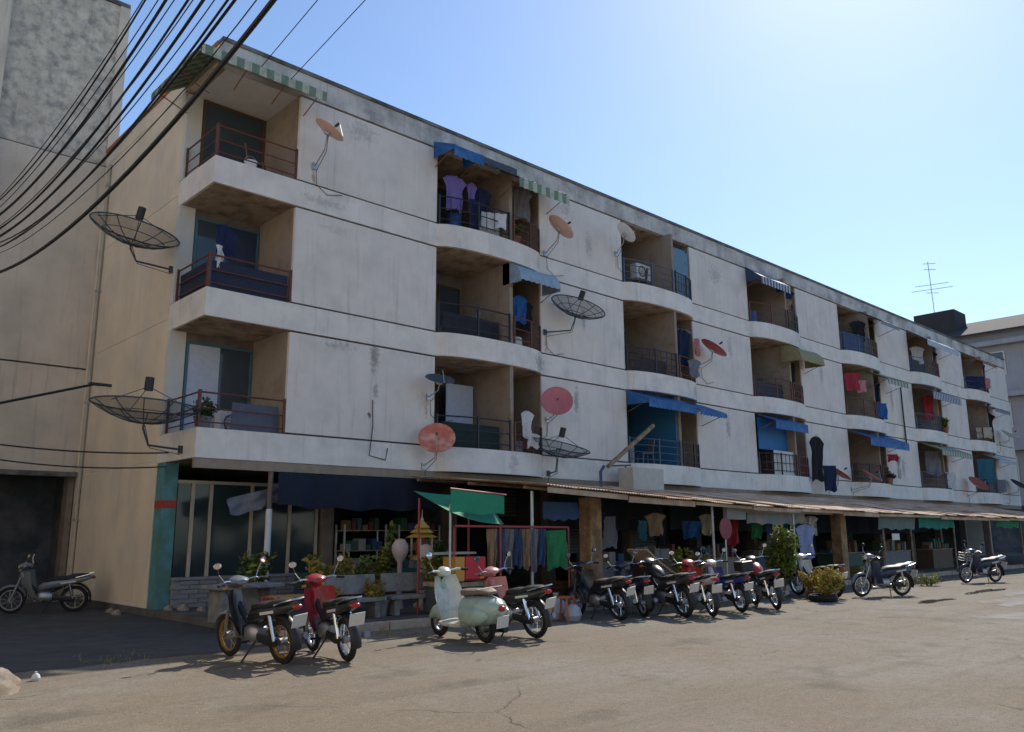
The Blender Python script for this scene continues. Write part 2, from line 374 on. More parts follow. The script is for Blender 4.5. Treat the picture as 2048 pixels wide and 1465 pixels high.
# gable wall (four storey fields with joints)
gz = [(.15, S1+.02), (S1+.05, zb(1)+.25), (zb(1)+.275, zb(2)+.25), (zb(2)+.275, PARA+.10)]
for a, b in gz: MB().box(-.012, .2, REC+.15, DEP, a, b).build('gable_wall', M_GABLE, apt)
MB().box(.012, .19, REC+.17, DEP-.02, .1, PARA).build('joint_strip', M_CORE, apt)
for i in range(3):   # pale reveal of the gable beside the corner balcony
    top = zb(i+1) if i < 2 else PARA
    MB().box(-.015, .34, REC-.02, REC+.149, zt(i)+.002, top-.002).build('corner_pier', M_WHITE, apt)
MB().tube((-.075, 6.9, .2), (-.075, 6.9, PARA), .05, 8).build('drain_pipe', mat('pipe_pvc', (.45, .40, .32), .6, .15, 4), apt, smooth=True)
for z_ in (2, 5, 8, 11): MB().box(-.13, -.012, 6.83, 6.97, z_, z_+.05).build('pipe_clip', M_STEEL, apt)
MB().box(LEN-.2, LEN+.01, REC+.15, DEP, .15, PARA+.115).build('end_wall', M_PANEL, apt)
MB().box(.2, LEN-.2, DEP-.2, DEP, .15, PARA).build('rear_wall', M_PANEL, apt)
# ground floor: columns, lintel strip, shutters at the back
MB().box(.02, LEN, .02, .14, S1-.20, S1-.004).build('lintel_strip', mat('lintel_paint', (.30, .24, .18), .9, .2, 5), apt)
M_COLM = mat('shop_column', (.20, .16, .13), .85, .25, 4)
COLX = [0, 3.85] + [3.85+3.775*k for k in range(1, 13)]
for k, x in enumerate(COLX):
    if k == 0:
        MB().box(0, .28, 1.45, 1.88, .15, 2.18).build('column', M_BLUEGREEN, apt)
        MB().box(-.004, .284, 1.446, 1.884, 2.18, 2.34).build('column_band', M_REDBAND, apt)
        MB().box(0, .28, 1.45, 1.88, 2.34, S1-.004).build('column', M_BLUEGREEN, apt)
    else: MB().box(x-.14, x+.14, 1.3, 1.6, .15, S1-.004).build('column', M_COLM, apt)
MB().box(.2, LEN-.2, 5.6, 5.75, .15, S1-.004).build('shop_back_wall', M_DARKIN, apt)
for k, x in enumerate(COLX[:-1]):    # roller shutters between the columns, some half open
    x1 = COLX[k+1]
    if k < 2: continue
    z0 = rnd(.2, 2.2); m = MB(); z = z0
    while z < S1-.25: m.box(x+.2, x1-.2, 2.6, 2.64+.02*(int(z*100) % 2), z, z+.085); z += .1
    m.build('roller_shutter', M_SHUT, apt)
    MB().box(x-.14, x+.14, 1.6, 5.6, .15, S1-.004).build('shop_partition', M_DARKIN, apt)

# railings ----------------------------------------------------------------
POST = {}
def railing(path, z, m, h=.78, rails=(.16, .42, .78), bars=False):
    """the top rail is the part; lower rails, posts and balusters are its sub-parts; path is a list of (x, y)"""
    ro = MB().path([(x, y, z+rails[-1]) for x, y in path], .020, 5).build('balcony_railing', m, apt)
    for r in rails[:-1]: MB().path([(x, y, z+r) for x, y in path], .015, 5).build('rail', m, ro)
    sel = [0, len(path)-1] + ([len(path)//2] if len(path) > 6 else [])
    for k in range(len(path)):
        if k not in sel and not bars: continue
        key = (k in sel, m.name)
        if key not in POST:
            w = .022 if key[0] else .008
            POST[key] = MB().box(-w, w, -w, w, 0 if key[0] else .1, h+(.05 if key[0] else -.02)).build('post' if key[0] else 'baluster', m, ro); p = POST[key]
        else: p = share(POST[key], ro)
        p.location = (path[k][0], path[k][1], z)
    return ro
RM = {(0,2): M_RBLK, (0,1): M_RBLK, (0,0): M_RBLK, (1,2): M_RGRY, (1,1): M_RBLK, (1,0): M_RGRY}
for i in range(3):
    railing([(.05, .05), (.6, .05), (1.25, .05), (1.9, .05)], zt(i), M_RBRN, .72, (.12, .40, .72))
    railing([(.05, .10), (.05, .9), (.05, 1.68)], zt(i), M_RBRN, .72, (.12, .40, .72))
    for k, b in enumerate(BAYS):
        ml = RM.get((k, i), random.choice([M_RBLK, M_RBRN, M_RGRY])); mr = random.choice([M_RBRN, M_RBLK])
        if k == 0: mr = M_RBRN
        railing([(b+.06+u*(PART-.1)/8, -bow(.06+u*(PART-.1)/8)+.06) for u in range(9)], zt(i), ml, .78, (.14, .36, .58, .78) if k == 1 else (.16, .45, .78), bars=(k+i) % 3 == 2)
        railing([(b+PART+.14+u*(BW-PART-.22)/7, -bow(PART+.14+u*(BW-PART-.22)/7)+.06) for u in range(8)], zt(i), mr, .78, (.16, .45, .78), bars=(k+i) % 3 == 0)

# doors and windows on the balcony back walls -------------------------------
DCOL = [mat('door_blue', (.10, .17, .30), .6, .1, 5), mat('door_brown', (.12, .06, .035), .6, .2, 5), mat('door_grey', (.25, .26, .28), .6, .1, 5), mat('door_teal', (.06, .16, .20), .6, .1, 5)]
M_NAVYP = mat('navy_pane', (.03, .045, .09), .4, .2, 5)
M_CURT = mat('curtain_pale', (.50, .55, .66), .9, .1, 9)
def door(x0, x1, z0, z1, m, pane=M_GLASS, n=2):
    f = MB(); t = .05; y0, y1 = REC-.05, REC-.003
    f.box(x0, x1, y0, y1, z1-t, z1); f.box(x0, x0+t, y0, y1, z0, z1-t); f.box(x1-t, x1, y0, y1, z0, z1-t)
    fo = f.build('balcony_door', m, apt); w = (x1-x0-2*t)/n
    for k in range(n):
        a = x0+t+w*k
        MB().box(a+.003, a+w-.003, y0+.015+.012*(k % 2), y0+.024+.012*(k % 2), z0+.03, z1-t-.003).build('pane', pane if not isinstance(pane, list) else pane[k % len(pane)], fo)
for i in range(3):
    z0 = zt(i)
    door(.36, 1.9, z0+.02, z0+2.1, DCOL[3 if i < 2 else 1], [M_GLASS, M_NAVYP] if i == 1 else ([M_CURT, M_GLASS] if i == 0 else M_GLASS))
    for k, b in enumerate(BAYS):
        door(b+.25, b+1.25, z0+.02, z0+2.0, random.choice(DCOL), [M_CURT, M_GLASS] if (k, i) == (0, 0) else random.choice([M_GLASS, M_CURT, [M_GLASS, M_CURT]]))
        door(b+1.4, b+2.2, z0+.75, z0+1.95, random.choice(DCOL), M_GLASS)
        door(b+2.6, b+3.5, z0+.02, z0+2.0, random.choice(DCOL), random.choice([M_GLASS, M_CURT]))

# ================================================================== LEFT WING (stair block) and FAR BLOCK
wing = thing('stair_block', 'tall stained plaster wing rising behind the gable at the left edge', 'building', (0, 0, 0))
WY = 7.5
MB().box(-12, .22, WY, 15, 6.02, 11.8).build('wall', M_TOWER, wing)
MB().box(-12, .22, WY, 15, 11.83, 16.85).build('wall', M_MOLD, wing)
MB().box(-12, .22, WY, 15, 3.25, 5.97).build('wall', M_TOWER, wing)
MB().box(-11.9, .20, WY+.05, 14.9, 3.2, 16.8).build('joint_strip', M_CORE, wing)
MB().box(-.02, .26, WY-.04, WY-.001, 11.84, 16.87).build('corner_trim', M_TOWER, wing)
MB().box(-3.25, -2.75, WY-.25, WY-.001, 3.3, 18.5).build('pilaster', M_TOWER, wing)
MB().box(-12, .24, WY-.06, 15.02, 16.86, 16.98).build('coping', M_COPING, wing)
MB().box(-12, -.02, WY-.30, WY-.005, 3.12, 3.24).build('ledge', M_COPING, wing)
MB().box(-.16, -.02, WY+.02, WY+.4, .0, 3.19).build('column', M_COLM, wing)
MB().box(-12, -11, WY+.02, WY+.4, .0, 3.19).build('column', M_TOWER, wing)
MB().box(-5.2, -4.8, WY+.02, WY+.4, .0, 3.19).build('column', M_COLM, wing)
MB().box(-12, .2, 12, 12.2, 0, 3.19).build('shop_back_wall', M_DARKIN, wing)
m = MB(); z = .05
while z < 3.1: m.box(-4.75, -1.6, WY+1.6, WY+1.63+.015*(int(round(z*10)) % 2), z, z+.088); z += .1
m.build('roller_shutter', mat('shutter_dark', (.10, .13, .17), .6, .2, 4), wing)
MB().box(.0, .2, WY+.02, 12, 0, 3.19).build('side_wall', M_DARKIN, wing)
MB().box(-1.58, -.01, WY+1.6, WY+1.7, 0, 3.19).build('shop_inner_wall', M_DARKIN, wing)

row = thing('bounce_row', 'unseen pale row of houses added left of the view to bounce sunlight', 'building', (0, 0, 0))  # unseen row, added to bounce warm sunlight onto the gable
MB().box(-26, -14.5, -34, 26, 0, 14.5).build('wall', mat('bounce_row_paint', (.80, .69, .54), .9, .1, 1, streak=.3), row)
for i in range(4):
    for j in range(14):
        y = -32.4+4.2*j; w = MB().box(-14.49, -14.42, y, y+1.7, 1.0+3.6*i, 2.6+3.6*i).build('window', M_WHITE, row)
        MB().box(-14.41, -14.40, y+.1, y+1.6, 1.1+3.6*i, 2.5+3.6*i).build('pane', M_GLASS, w)
    MB().box(-14.49, -14.2, -34, 26, 3.3+3.6*i, 3.5+3.6*i).build('ledge', M_WHITE, row)

far = thing('far_apartment_block', 'grey distant block with dark sloping roof closing the street at right', 'building', (0, 0, 0))
M_FAR = mat('far_wall', (.33, .315, .33), .9, .1, 1, streak=.4); M_FROOF = mat('far_roof', (.045, .042, .042), .9, .2, 1)
MB().box(61, 71, -9, 13, 0, 16.2).build('wall', M_FAR, far)
MB().add([(60.3,-9.5,16.05),(60.3,13.5,16.05),(66,13.5,18.2),(66,-9.5,18.2),(71.7,-9.5,16.05),(71.7,13.5,16.05),(60.3,-9.5,16.2),(60.3,13.5,16.2),(66,13.5,18.35),(66,-9.5,18.35),(71.7,-9.5,16.2),(71.7,13.5,16.2)],
         [(0,1,2,3),(3,2,5,4),(6,9,8,7),(9,10,11,8),(0,6,7,1),(4,5,11,10),(0,3,9,6),(3,4,10,9),(1,7,8,2),(2,8,11,5)]).build('roof', M_FROOF, far)
MB().box(62.5, 65, 6.2, 9.3, 17, 18.9).build('roof_house', M_FROOF, far)
for i in range(4):
    for j in range(5):
        y = -7.6+3.4*j; z = 1.2+3.9*i
        w = MB().box(60.9, 60.995, y, y+1.7, z, z+1.8).build('window', M_WHITE, far)
        MB().box(60.86, 60.898, y+.1, y+1.6, z+.1, z+1.7).build('pane', M_GLASS, w)
    MB().box(60.2, 60.99, -8.5, 12.5, 3.4+3.9*i, 3.75+3.9*i).build('balcony_slab', M_FAR, far)
MB().box(60.55, 60.19+.79, -8.9, 12.9, 0, 3.3).build('recess_shade_panel', M_DARKIN, far)  # dark panel on the wall face stands in for shade in shop openings
ant = thing('tv_antenna', 'tall thin aerial mast with crossed bars on the far roof', 'antenna', (63.5, 8.0, 18.9))
MB().tube((0,0,0), (0,.1,4.6), .03, 6).build('mast', M_STEEL, ant)
for z, w in ((4.4, .5), (3.9, .45), (2.6, 1.3), (2.2, 1.6), (1.9, .5)):
    MB().tube((0, -w, z-.1), (0, w, z+.1), .022, 5).build('crossbar', M_STEEL, ant)

# ================================================================== LEAN-TO ROOF over the pavement
M_TIN = mat('rusty_tin', (.70, .55, .41), .75, .25, 3, col2=(.46, .25, .16), mix2=.55, s2=1.3, streak=.15, metal=.05, bump=.2, bscale=30)
lean = thing('lean_to_roof', 'long sagging rusty tin lean-to roof along the shop fronts', 'canopy', (0, 0, 0))
def eave_z(x): return 2.17+.40*math.exp(-(x-5)/8.5)
XL0, XL1, YE = 5.2, 44.0, -4.62
nsh = int((XL1-XL0)/.95)
for k in range(nsh):
    x0 = XL0+.95*k; dz = rnd(-.02, .02); sk = rnd(-.015, .015); ye = YE+rnd(-.10, .08); zo = .012*(k % 2)
    def fn(u, v, x0=x0, dz=dz, ye=ye, sk=sk, zo=zo):
        x = x0+u*1.0; y = -.10+(ye+.10)*v; z = 2.97+(eave_z(x)-2.97)*v+dz*v+sk*(u-.5)*v
        return (x, y, z+zo+.012*math.cos(2*math.pi*u*11)-.03*math.sin(math.pi*v)*0)
    MB().sheet(fn, 44, 3, (0, 0, -.006)).build('roof_sheet', M_TIN, lean)
for y, o in ((-.35, .06), (-2.2, .06), (-3.95, .06)):
    v = (y+.10)/(YE+.10)
    MB().path([(x, y, 2.97+(eave_z(x)-2.97)*v-.075) for x in [XL0+i*2.4 for i in range(17)]], .035, 6).build('purlin', M_WOOD, lean)
for x in [5.4, 11.9, 16.0, 22.0, 24.3, 28.4, 32.5, 36.6, 40.6]:
    MB().tube((x, -3.95, .10), (x+rnd(-.04, .04), -3.95, eave_z(x)-.08), .035, 8).build('post', M_STEEL if x < 20 else M_WOOD, lean)
M_EAVE = mat('eave_board', (.50, .38, .27), .9, .25, 3, col2=(.36, .27, .20), s2=2)
for k in range(15):
    xa = 5.3+2.55*k; za, zb_ = eave_z(xa)+rnd(-.03, .0), eave_z(xa+2.5)+rnd(-.03, .0); h = rnd(.07, .13); y0 = YE+.10+rnd(-.01, .01)
    MB().add([(xa, y0, za-h-.02), (xa+2.5, y0, zb_-h-.02), (xa+2.5, y0+.02, zb_-h-.02), (xa, y0+.02, za-h-.02), (xa, y0, za-.02), (xa+2.5, y0, zb_-.02), (xa+2.5, y0+.02, zb_-.02), (xa, y0+.02, za-.02)],
             [(0,3,2,1),(4,5,6,7),(0,1,5,4),(1,2,6,5),(2,3,7,6),(3,0,4,7)]).build('eave_board', M_EAVE, lean)
M_TANP = mat('tan_pillar', (.36, .24, .13), .9, .25, 8, col2=(.22, .13, .07), s2=3)
for x in (7.85, 20.0): MB().box(x-.20, x+.20, -3.55, -3.2, .15, 2.42).build('pillar', M_TANP, lean, bevel=.02)

# ================================================================== AWNINGS
M_GRN = mat('awning_green', (.17, .24, .17), .7, .25, 8, stripes=(0, .34, (.44, .46, .37)), trans=.06)
M_BLU = mat('awning_blue', (.025, .13, .36), .65, .25, 6, trans=.15, col2=(.07, .20, .42), mix2=.58, s2=2.5, streak=.35)
M_LBL = mat('awning_pale_blue', (.46, .53, .58), .6, .15, 6, trans=.15)
M_STR = mat('awning_stripe', (.04, .07, .14), .6, .1, 6, stripes=(0, .22, (.50, .52, .55)), trans=.12)
M_YEL = mat('awning_yellow', (.33, .29, .15), .7, .2, 6, trans=.15)
M_GRY = mat('awning_grey', (.20, .23, .27), .6, .15, 6, trans=.1)
M_DKB = mat('awning_underside_frame', (.05, .06, .09), .6, .2, 6)
def awning(label, X0, X1, ztop, zfront, proj, m, val=.12, cheeks=False, corr=False, hood=False, yb=0.0, skew=0, slope_x=0):
    """sheet fixed to the wall at its top edge, hung out over a frame"""
    W = X1-X0; t = thing('awning', label, 'awning', (X0, yb, ztop), 0, 'awnings over the balconies'); D = ztop-zfront
    def fn(u, v):
        if hood: y = -proj*math.sin(v*math.pi/2); z = -D*(1-math.cos(v*math.pi/2))
        else: y = -proj*v; z = -D*v
        z -= .035*math.sin(math.pi*u)*math.sin(math.pi*min(1, v*.9))+.012*math.sin(u*W*5+X0)*v
        if corr: z += .018*math.cos(2*math.pi*u*W/.17)
        return (u*W+skew*v, y-.02, z+slope_x*u)
    MB().sheet(fn, int(W/.03) if corr else 10, 8 if hood else 3, (0, .004, -.012)).build('canopy', m, t, smooth=hood)
    if val:
        def vf(u, v):
            sc = .03*abs(math.sin(math.pi*u*W/.2))
            return (u*W+skew, -proj-.022, -D-.014-v*(val-sc)+slope_x*u)
        MB().sheet(vf, max(8, int(W/.05)), 1, (0, -.008, 0)).build('valance', m, t)
    if cheeks:
        for x in (.0, W-.008):
            prof = [Vector(fn(0, k/6)) for k in range(7)]; pts = [(x, p.y, p.z-.016) for p in prof]+[(x, prof[0].y, prof[-1].z-.1), (x, prof[-1].y, prof[-1].z-.12)][::-1]
            pts2 = [(a+.008, b, c) for a, b, c in pts]
            MB().loft([[Vector(p) for p in pts], [Vector(p) for p in pts2]]).build('side_panel', m, t)
    for x in (.06, W-.06):
        MB().tube((x+skew, -proj, -D-.02), (x, -.0, -D-.32), .012, 6).build('strut', M_RUST, t)
        MB().tube((x+skew, -proj, -D-.024), (x, -.0, -.03), .012, 6).build('rafter', M_RUST, t)
    MB().tube((skew+.02, -proj+.01, -D-.028+0*slope_x), (W+skew-.02, -proj+.01, -D-.028+slope_x), .012, 6).build('front_bar', M_RUST, t)
    return t
def bz(i, h=2.3): return zt(i)+h
# the corner canopy wraps round both sides
ca = thing('corner_canopy', 'green and cream corrugated canopy wrapped around the top corner balcony', 'awning', (0, 0, 11.95))
PJ, DD = .72, .52
def fr(u, v): x0 = -PJ*v; return (x0+(2.15-x0)*u, -PJ*v-.02, -DD*v+.018*math.cos(2*math.pi*(x0+(2.15-x0)*u)/.17))
def le(u, v): y0 = -PJ*v; return (-PJ*v-.02, y0+(1.95-y0)*u, -DD*v+.018*math.cos(2*math.pi*(y0+(1.95-y0)*u)/.17))
MB().sheet(fr, 90, 3, (0, .004, -.014)).build('front_sheet', M_GRN, ca)
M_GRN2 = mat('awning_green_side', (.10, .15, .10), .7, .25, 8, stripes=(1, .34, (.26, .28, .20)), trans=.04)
MB().sheet(le, 90, 3, (.004, 0, -.014)).build('side_sheet', M_GRN2, ca)
MB().box(-PJ-.02, 2.15, -PJ-.045, -PJ-.028, -DD-.17, -DD+.05).build('front_valance', M_GRN, ca)
MB().box(-PJ-.045, -PJ-.028, -PJ-.02, 1.95, -DD-.12, -DD+.03).build('side_valance', M_GRN2, ca)
for x in (.3, 1.2, 2.0): MB().tube((x, -PJ, -DD-.03), (x, -.0, -DD-.28), .013, 6).build('strut', M_RUST, ca)
for y in (.5, 1.7): MB().tube((-PJ, y, -DD-.03), (-.03, y, -DD-.28), .013, 6).build('strut', M_RUST, ca)
MB().tube((-PJ, -PJ, -DD-.03), (0, 0, -.03), .014, 6).build('hip_bar', M_RUST, ca)
awning('deep blue box awning high over the purple washing, second balcony column', BAYS[0]-.15, BAYS[0]+.85, 11.78, 11.40, .85, M_BLU, .30, cheeks=True)
awning('dark sagging awning strip between the deep blue and green striped awnings', BAYS[0]+.9, BAYS[0]+2.12, 11.74, 11.44, .78, M_DKB, .20)
awning('green and white striped awning at the top right of the second balcony column', BAYS[0]+2.15, BAYS[0]+4.15, 11.72, 11.22, .85, M_GRN, .30, corr=True)
awning('pale blue rounded hood below the top curved balcony', BAYS[0]+2.3, BAYS[0]+3.85, zb(2)+.02, zb(2)-.50, .72, mat('awning_hood', (.28, .37, .46), .6, .2, 6), .08, hood=True, cheeks=True)
awning('bright blue awning above the blue-walled lower balcony', BAYS[1]+.0, BAYS[1]+2.5, zb(1)-.02, zb(1)-.38, .85, M_BLU, .26, cheeks=True)
awning('short blue awning stepping down beside the bright blue awning', BAYS[1]+2.55, BAYS[1]+4.1, zb(1)-.10, zb(1)-.50, .95, M_BLU, .16)
awning('dark blue and white striped hood on a top floor balcony', BAYS[2]-.05, BAYS[2]+2.2, 11.68, 11.2, .62, M_STR, .30, cheeks=True)
awning('mustard hood over the right half of the middle striped column', BAYS[2]+2.2, BAYS[2]+4.1, zb(2)+.0, zb(2)-.62, .85, M_YEL, .12, hood=True, cheeks=True)
awning('mid blue awning with roller blind below it', BAYS[2]+.1, BAYS[2]+2.5, zb(1)-.06, zb(1)-.34, .75, M_BLU, .34)
awning('small white and dark awning under the parapet, fifth column', BAYS[3]+2.2, BAYS[3]+4.2, 11.7, 11.1, .95, M_GRY, .2)
awning('green striped awning on the second floor, fifth column', BAYS[3]+2.2, BAYS[3]+4.5, zb(2)-.05, zb(2)-.55, 1.0, M_GRN, .22, corr=True)
awning('blue awning spanning the first floor balcony, fifth column', BAYS[3]+.1, BAYS[3]+4.1, zb(1)-.05, zb(1)-.45, .9, M_BLU, .34)
awning('grey blue awning at the top of the sixth column', BAYS[4]+.0, BAYS[4]+4.2, 11.7, 11.05, .95, M_LBL, .3)
awning('slate blue awning on the middle floor of the sixth column', BAYS[4]+.1, BAYS[4]+3.9, zb(2)-.05, zb(2)-.5, .9, M_STR, .36)
awning('pale green awning above the first floor, sixth column', BAYS[4]+.2, BAYS[4]+4.4, zb(1)-.05, zb(1)-.5, 1.0, M_GRN, .25, corr=True)
awning('small rust red awning near the far top corner', BAYS[5]+.8, BAYS[5]+3.2, 11.5, 11.1, .8, mat('awning_red', (.34, .12, .07), .6, .15, 6, trans=.1), .12)
awning('dull blue awning on the last column, middle floor', BAYS[5]+1.8, BAYS[5]+4.4, zb(2)-.10, zb(2)-.42, .85, M_GRY, .2)
awning('faded blue awning on the last column, lowest balcony', BAYS[5]+1.6, BAYS[5]+4.4, zb(1)-.10, zb(1)-.45, .85, M_LBL, .2)
wa = awning('small green awning high on the stained left wing', -3.75, -3.27, 12.9, 12.55, .55, mat('awning_teal', (.05, .28, .22), .6, .1, 6), .25, yb=7.5)

# ================================================================== SATELLITE DISHES
M_DOR = mat('dish_orange', (.66, .30, .19), .45, .12, 8); M_DPB = mat('dish_beige_pink', (.74, .47, .37), .45, .12, 8); M_DRO = mat('dish_red_orange', (.58, .16, .10), .4, .15, 6, col2=(.66, .34, .26), mix2=.56, s2=3); M_DPK = mat('dish_pink', (.52, .16, .17), .45, .1, 8)
M_DWH = mat('dish_white', (.72, .72, .70), .4, .08, 8); M_DDK = mat('dish_dark', (.05, .065, .085), .5, .15, 8)
M_DRD = mat('dish_red', (.46, .10, .09), .45, .12, 8)
M_MESH = mat('dish_mesh', (.05, .05, .052), .7, .1, 8, alpha=.42)
def dish(label, c, mount, r, n, m, mesh=False, depth=None, ribm=None):
    t = thing('satellite_dish', label, 'satellite dish', mount, 0, 'mesh satellite dishes' if mesh else 'solid satellite dishes')
    C0 = Vector(c)-Vector(mount); n = Vector(n).normalized(); q = n.to_track_quat('Z', 'Y').to_matrix()
    dp = depth or (r*.34 if mesh else r*.2)
    T = lambda p: C0+q @ (Vector(p)-Vector((0, 0, dp*.5)))
    f = 4 if mesh else 5; ns = 24
    def surf(u, v):
        a = 2*math.pi*u; rr = r*(.02+.98*v); return T((rr*math.cos(a), rr*math.sin(a), dp*(rr/r)**2))
    if mesh:
        MB().grid(surf, ns, 6).build('mesh_skin', M_MESH, t, smooth=True)
        for k in range(12):
            a = 2*math.pi*k/12
            MB().path([T((r*s*math.cos(a), r*s*math.sin(a), dp*s*s-.012)) for s in (.03, .3, .6, .85, 1)], .010, 5).build('rib', M_DDK, t)
        for s in (.35, .7, 1.0):
            MB().path([T((r*s*math.cos(2*math.pi*k/24), r*s*math.sin(2*math.pi*k/24), dp*s*s)) for k in range(25)], .016 if s == 1 else .009, 5).build('hoop', M_DDK, t)
    else:
        m1 = MB(); inner = [[T((r*s*math.cos(2*math.pi*k/ns), r*s*math.sin(2*math.pi*k/ns), dp*s*s)) for k in range(ns)] for s in (.02, .35, .65, .9, 1.0)]
        outer = [[T((r*s*math.cos(2*math.pi*k/ns), r*s*math.sin(2*math.pi*k/ns), dp*s*s-.015)) for k in range(ns)] for s in (1.015, .9, .65, .35, .02)]
        m1.loft(inner+outer).build('reflector', m, t, smooth=True)
    fl = r*(.72 if mesh else .85)
    hub = T((0, 0, fl)) if mesh else T((0, -.25*r, fl))
    if mesh:
        for k in range(3):
            a = 2*math.pi*k/3+.4; MB().tube(T((r*.93*math.cos(a), r*.93*math.sin(a), dp*.86)), hub, .008, 5).build('feed_rod', M_DDK, t)
        MB().tube(hub-q @ Vector((0, 0, .08)), hub+q @ Vector((0, 0, .18)), .085, 10).build('feed_horn', M_BLACK, t)
    else:
        MB().tube(T((0, -r*.95, dp*.9)), hub, .011, 5).build('feed_arm', M_STEEL if m is not M_DOR else M_RUST, t)
        MB().tube(hub, hub-q @ Vector((0, -.04, .12)), .032, 8).build('receiver', M_BLACK if m is not M_DOR else M_RUST, t)
    b = T((0, 0, -.03)); elbow = Vector((b.x*.85, b.y*.85, min(b.z-.10, 0.02 if mesh else b.z*.3)))
    am = M_DDK if mesh else (M_RUST if m in (M_DOR,) else M_STEEL)
    MB().path([b, b+Vector((0, 0, -.08)), elbow, Vector((0, 0, 0))], .022 if mesh else .016, 6).build('mount_arm', am, t)
    MB().obox((0, 0, 0), (.12, .03, .16)).build('wall_plate', am, t)
    sg = 1 if (c[0]*7) % 2 > 1 else -1
    MB().path([b+Vector((.02, -.02, -.02)), elbow+Vector((.03, -.02, -.05)), Vector((.03*sg, -.02, -.12)), Vector((.06*sg, -.01, -.45)), Vector((.35*sg, -.012, -.62)), Vector((.75*sg, -.012, -.52))] if abs(c[0]) > 1.2 else [b+Vector((.02, -.02, -.02)), elbow+Vector((.03, 0, -.05)), Vector((-.02, 0, -.1))], .008, 5).build('signal_cable', M_CABLE, t)
    if not mesh: MB().obox(T((0, 0, -.05)), (.12, .12, .05), q).build('back_bracket', am, t)
    return t
dish('big black mesh dish on the gable, the upper one under the cables', (-.93, 1.80, 7.95), (-.04, 1.86, 7.42), .92, (.16, -.14, 1), M_DDK, True)
dish('big black mesh dish on the gable, lower one beside the first floor corner', (-.90, .32, 3.93), (-.03, .62, 3.32), 1.0, (.05, -.02, 1), M_DDK, True)
dish('pale orange dish on an arm by the top corner balcony', (2.22, -.80, 10.55), (2.34, -.02, 10.0), .37, (.42, -.34, .85), M_DPB)
dish('beige pink dish at the right of the top curved balcony', (9.65, -.92, 10.12), (9.95, -.02, 9.65), .44, (.55, -.36, .75), M_DPB)
dish('black mesh dish on the wall between the second and third balcony columns', (10.45, -.75, 7.85), (9.9, -.02, 7.27), .80, (.26, -.22, 1), M_DDK, True)
dish('round pink dish facing the street beside the lower curved balcony', (9.78, -.55, 5.20), (9.95, -.02, 4.75), .44, (-.62, -.70, .33), M_DPK)
dish('orange red dish low on the wall above the shop tarpaulin', (5.6, -.55, 3.86), (5.62, -.02, 3.24), .44, (-.52, -.66, .52), M_DRO)
dish('dark dish at the left edge of the lowest curved balcony', (5.67, -.55, 5.30), (5.75, -.02, 4.95), .36, (-.15, -.45, .9), M_DDK)
dish('black mesh dish low beside the first curved balcony, above the tin roof', (9.75, -.6, 3.82), (9.95, -.02, 3.25), .85, (.18, -.16, 1), M_DDK, True)
dish('small bright white dish at the top of the third balcony column', (12.8, -.75, 10.80), (13.2, -.02, 10.4), .37, (.62, -.38, .68), M_DWH)
dish('red dish on the wall right of the third column, second floor', (17.65, -.55, 7.86), (17.6, -.02, 7.35), .50, (.40, -.42, .8), M_DRD)
dish('red dish low on the wall left of the fifth column', (26.3, -.55, 3.95), (26.4, -.02, 3.35), .50, (.35, -.45, .8), M_DRD)
dish('rusty red dish on the lowest balcony edge, fifth column', (28.9, -.75, 3.95), (28.5, -.05, 3.4), .45, (.1, -.55, .8), M_DRD)
dish('pale pink dish low on the wall left of the last column', (42.2, -.6, 4.1), (42.3, -.02, 3.5), .55, (.45, -.45, .7), M_DPK)
dish('grey dish on the wall near the far end of the block', (48.6, -.6, 7.2), (48.6, -.02, 6.8), .55, (.2, -.5, .8), M_DWH)
dish('dark dish hung from the far end wall at first floor', (49.2, -.6, 4.3), (49.2, -.02, 3.8), .55, (.3, -.5, .8), M_DDK)

# ================================================================== WASHING and panels on the balconies
def cmat(name, c): return mat('cloth_'+name, c, .95, .15, 14, trans=.15)
CL = {k: cmat(k, v) for k, v in dict(purple=(.22, .17, .46), navy=(.02, .03, .08), white=(.68, .68, .68), teal=(.04, .15, .20), red=(.40, .04, .06),
      pink=(.60, .26, .28), blue=(.03, .13, .38), black=(.02, .02, .025), grey=(.22, .22, .25), cream=(.50, .45, .34), green=(.04, .24, .10), jeans=(.06, .10, .20), tan=(.34, .23, .15)).items()}
def cloth(label, x, y, z, w, h, col, rz=0, kind='shirt', cat='clothing', name='hanging_shirt', group='washing hung on the balconies'):
    ph = rnd(0, 6); amp = rnd(.025, .05)
    def fn(u, v):
        if kind == 'shirt': ww = 1.0+(.45*max(0, 1-abs(v-.12)/.16))-.25*max(0, (.06-v)/.06)
        elif kind == 'trousers': ww = 1-.18*v
        elif kind == 'towel': ww = 1
        else: ww = 1
        xx = (u-.5)*w*ww
        yy = amp*math.sin(u*9+ph)*(.3+v)+.022*math.sin(u*19+v*7+ph)+.015*math.sin(v*11+u*4+ph)
        zz = -v*h-(.10*h*abs(u-.5) if kind == 'shirt' else 0)-.035*math.sin(u*7+ph)*v-.02*math.sin(u*15+ph)*v
        return (xx, yy, zz)
    o = MB().sheet(fn, 14, 9, (0, .012, 0)).build(name, CL[col] if isinstance(col, str) else col, None, smooth=True)
    o.location = (x, y, z); o.rotation_euler = (rnd(-.03, .03), rnd(-.04, .04), rz-(.8 if x > 12 else .45 if x > 4 else 0))
    if kind == 'shirt':
        MB().path([(-.42*w, .006, -.05*h), (0, .006, .03), (.42*w, .006, -.05*h)], .008, 5).build('hanger', M_BLACK, o); MB().path([(0, .006, .03), (0, .006, .08), (.02, .006, .10), (.04, .006, .08)], .005, 5).build('hook', M_BLACK, o)
    return tag(o, label, cat, group)
b0, b1, b2, b3, b4, b5 = BAYS
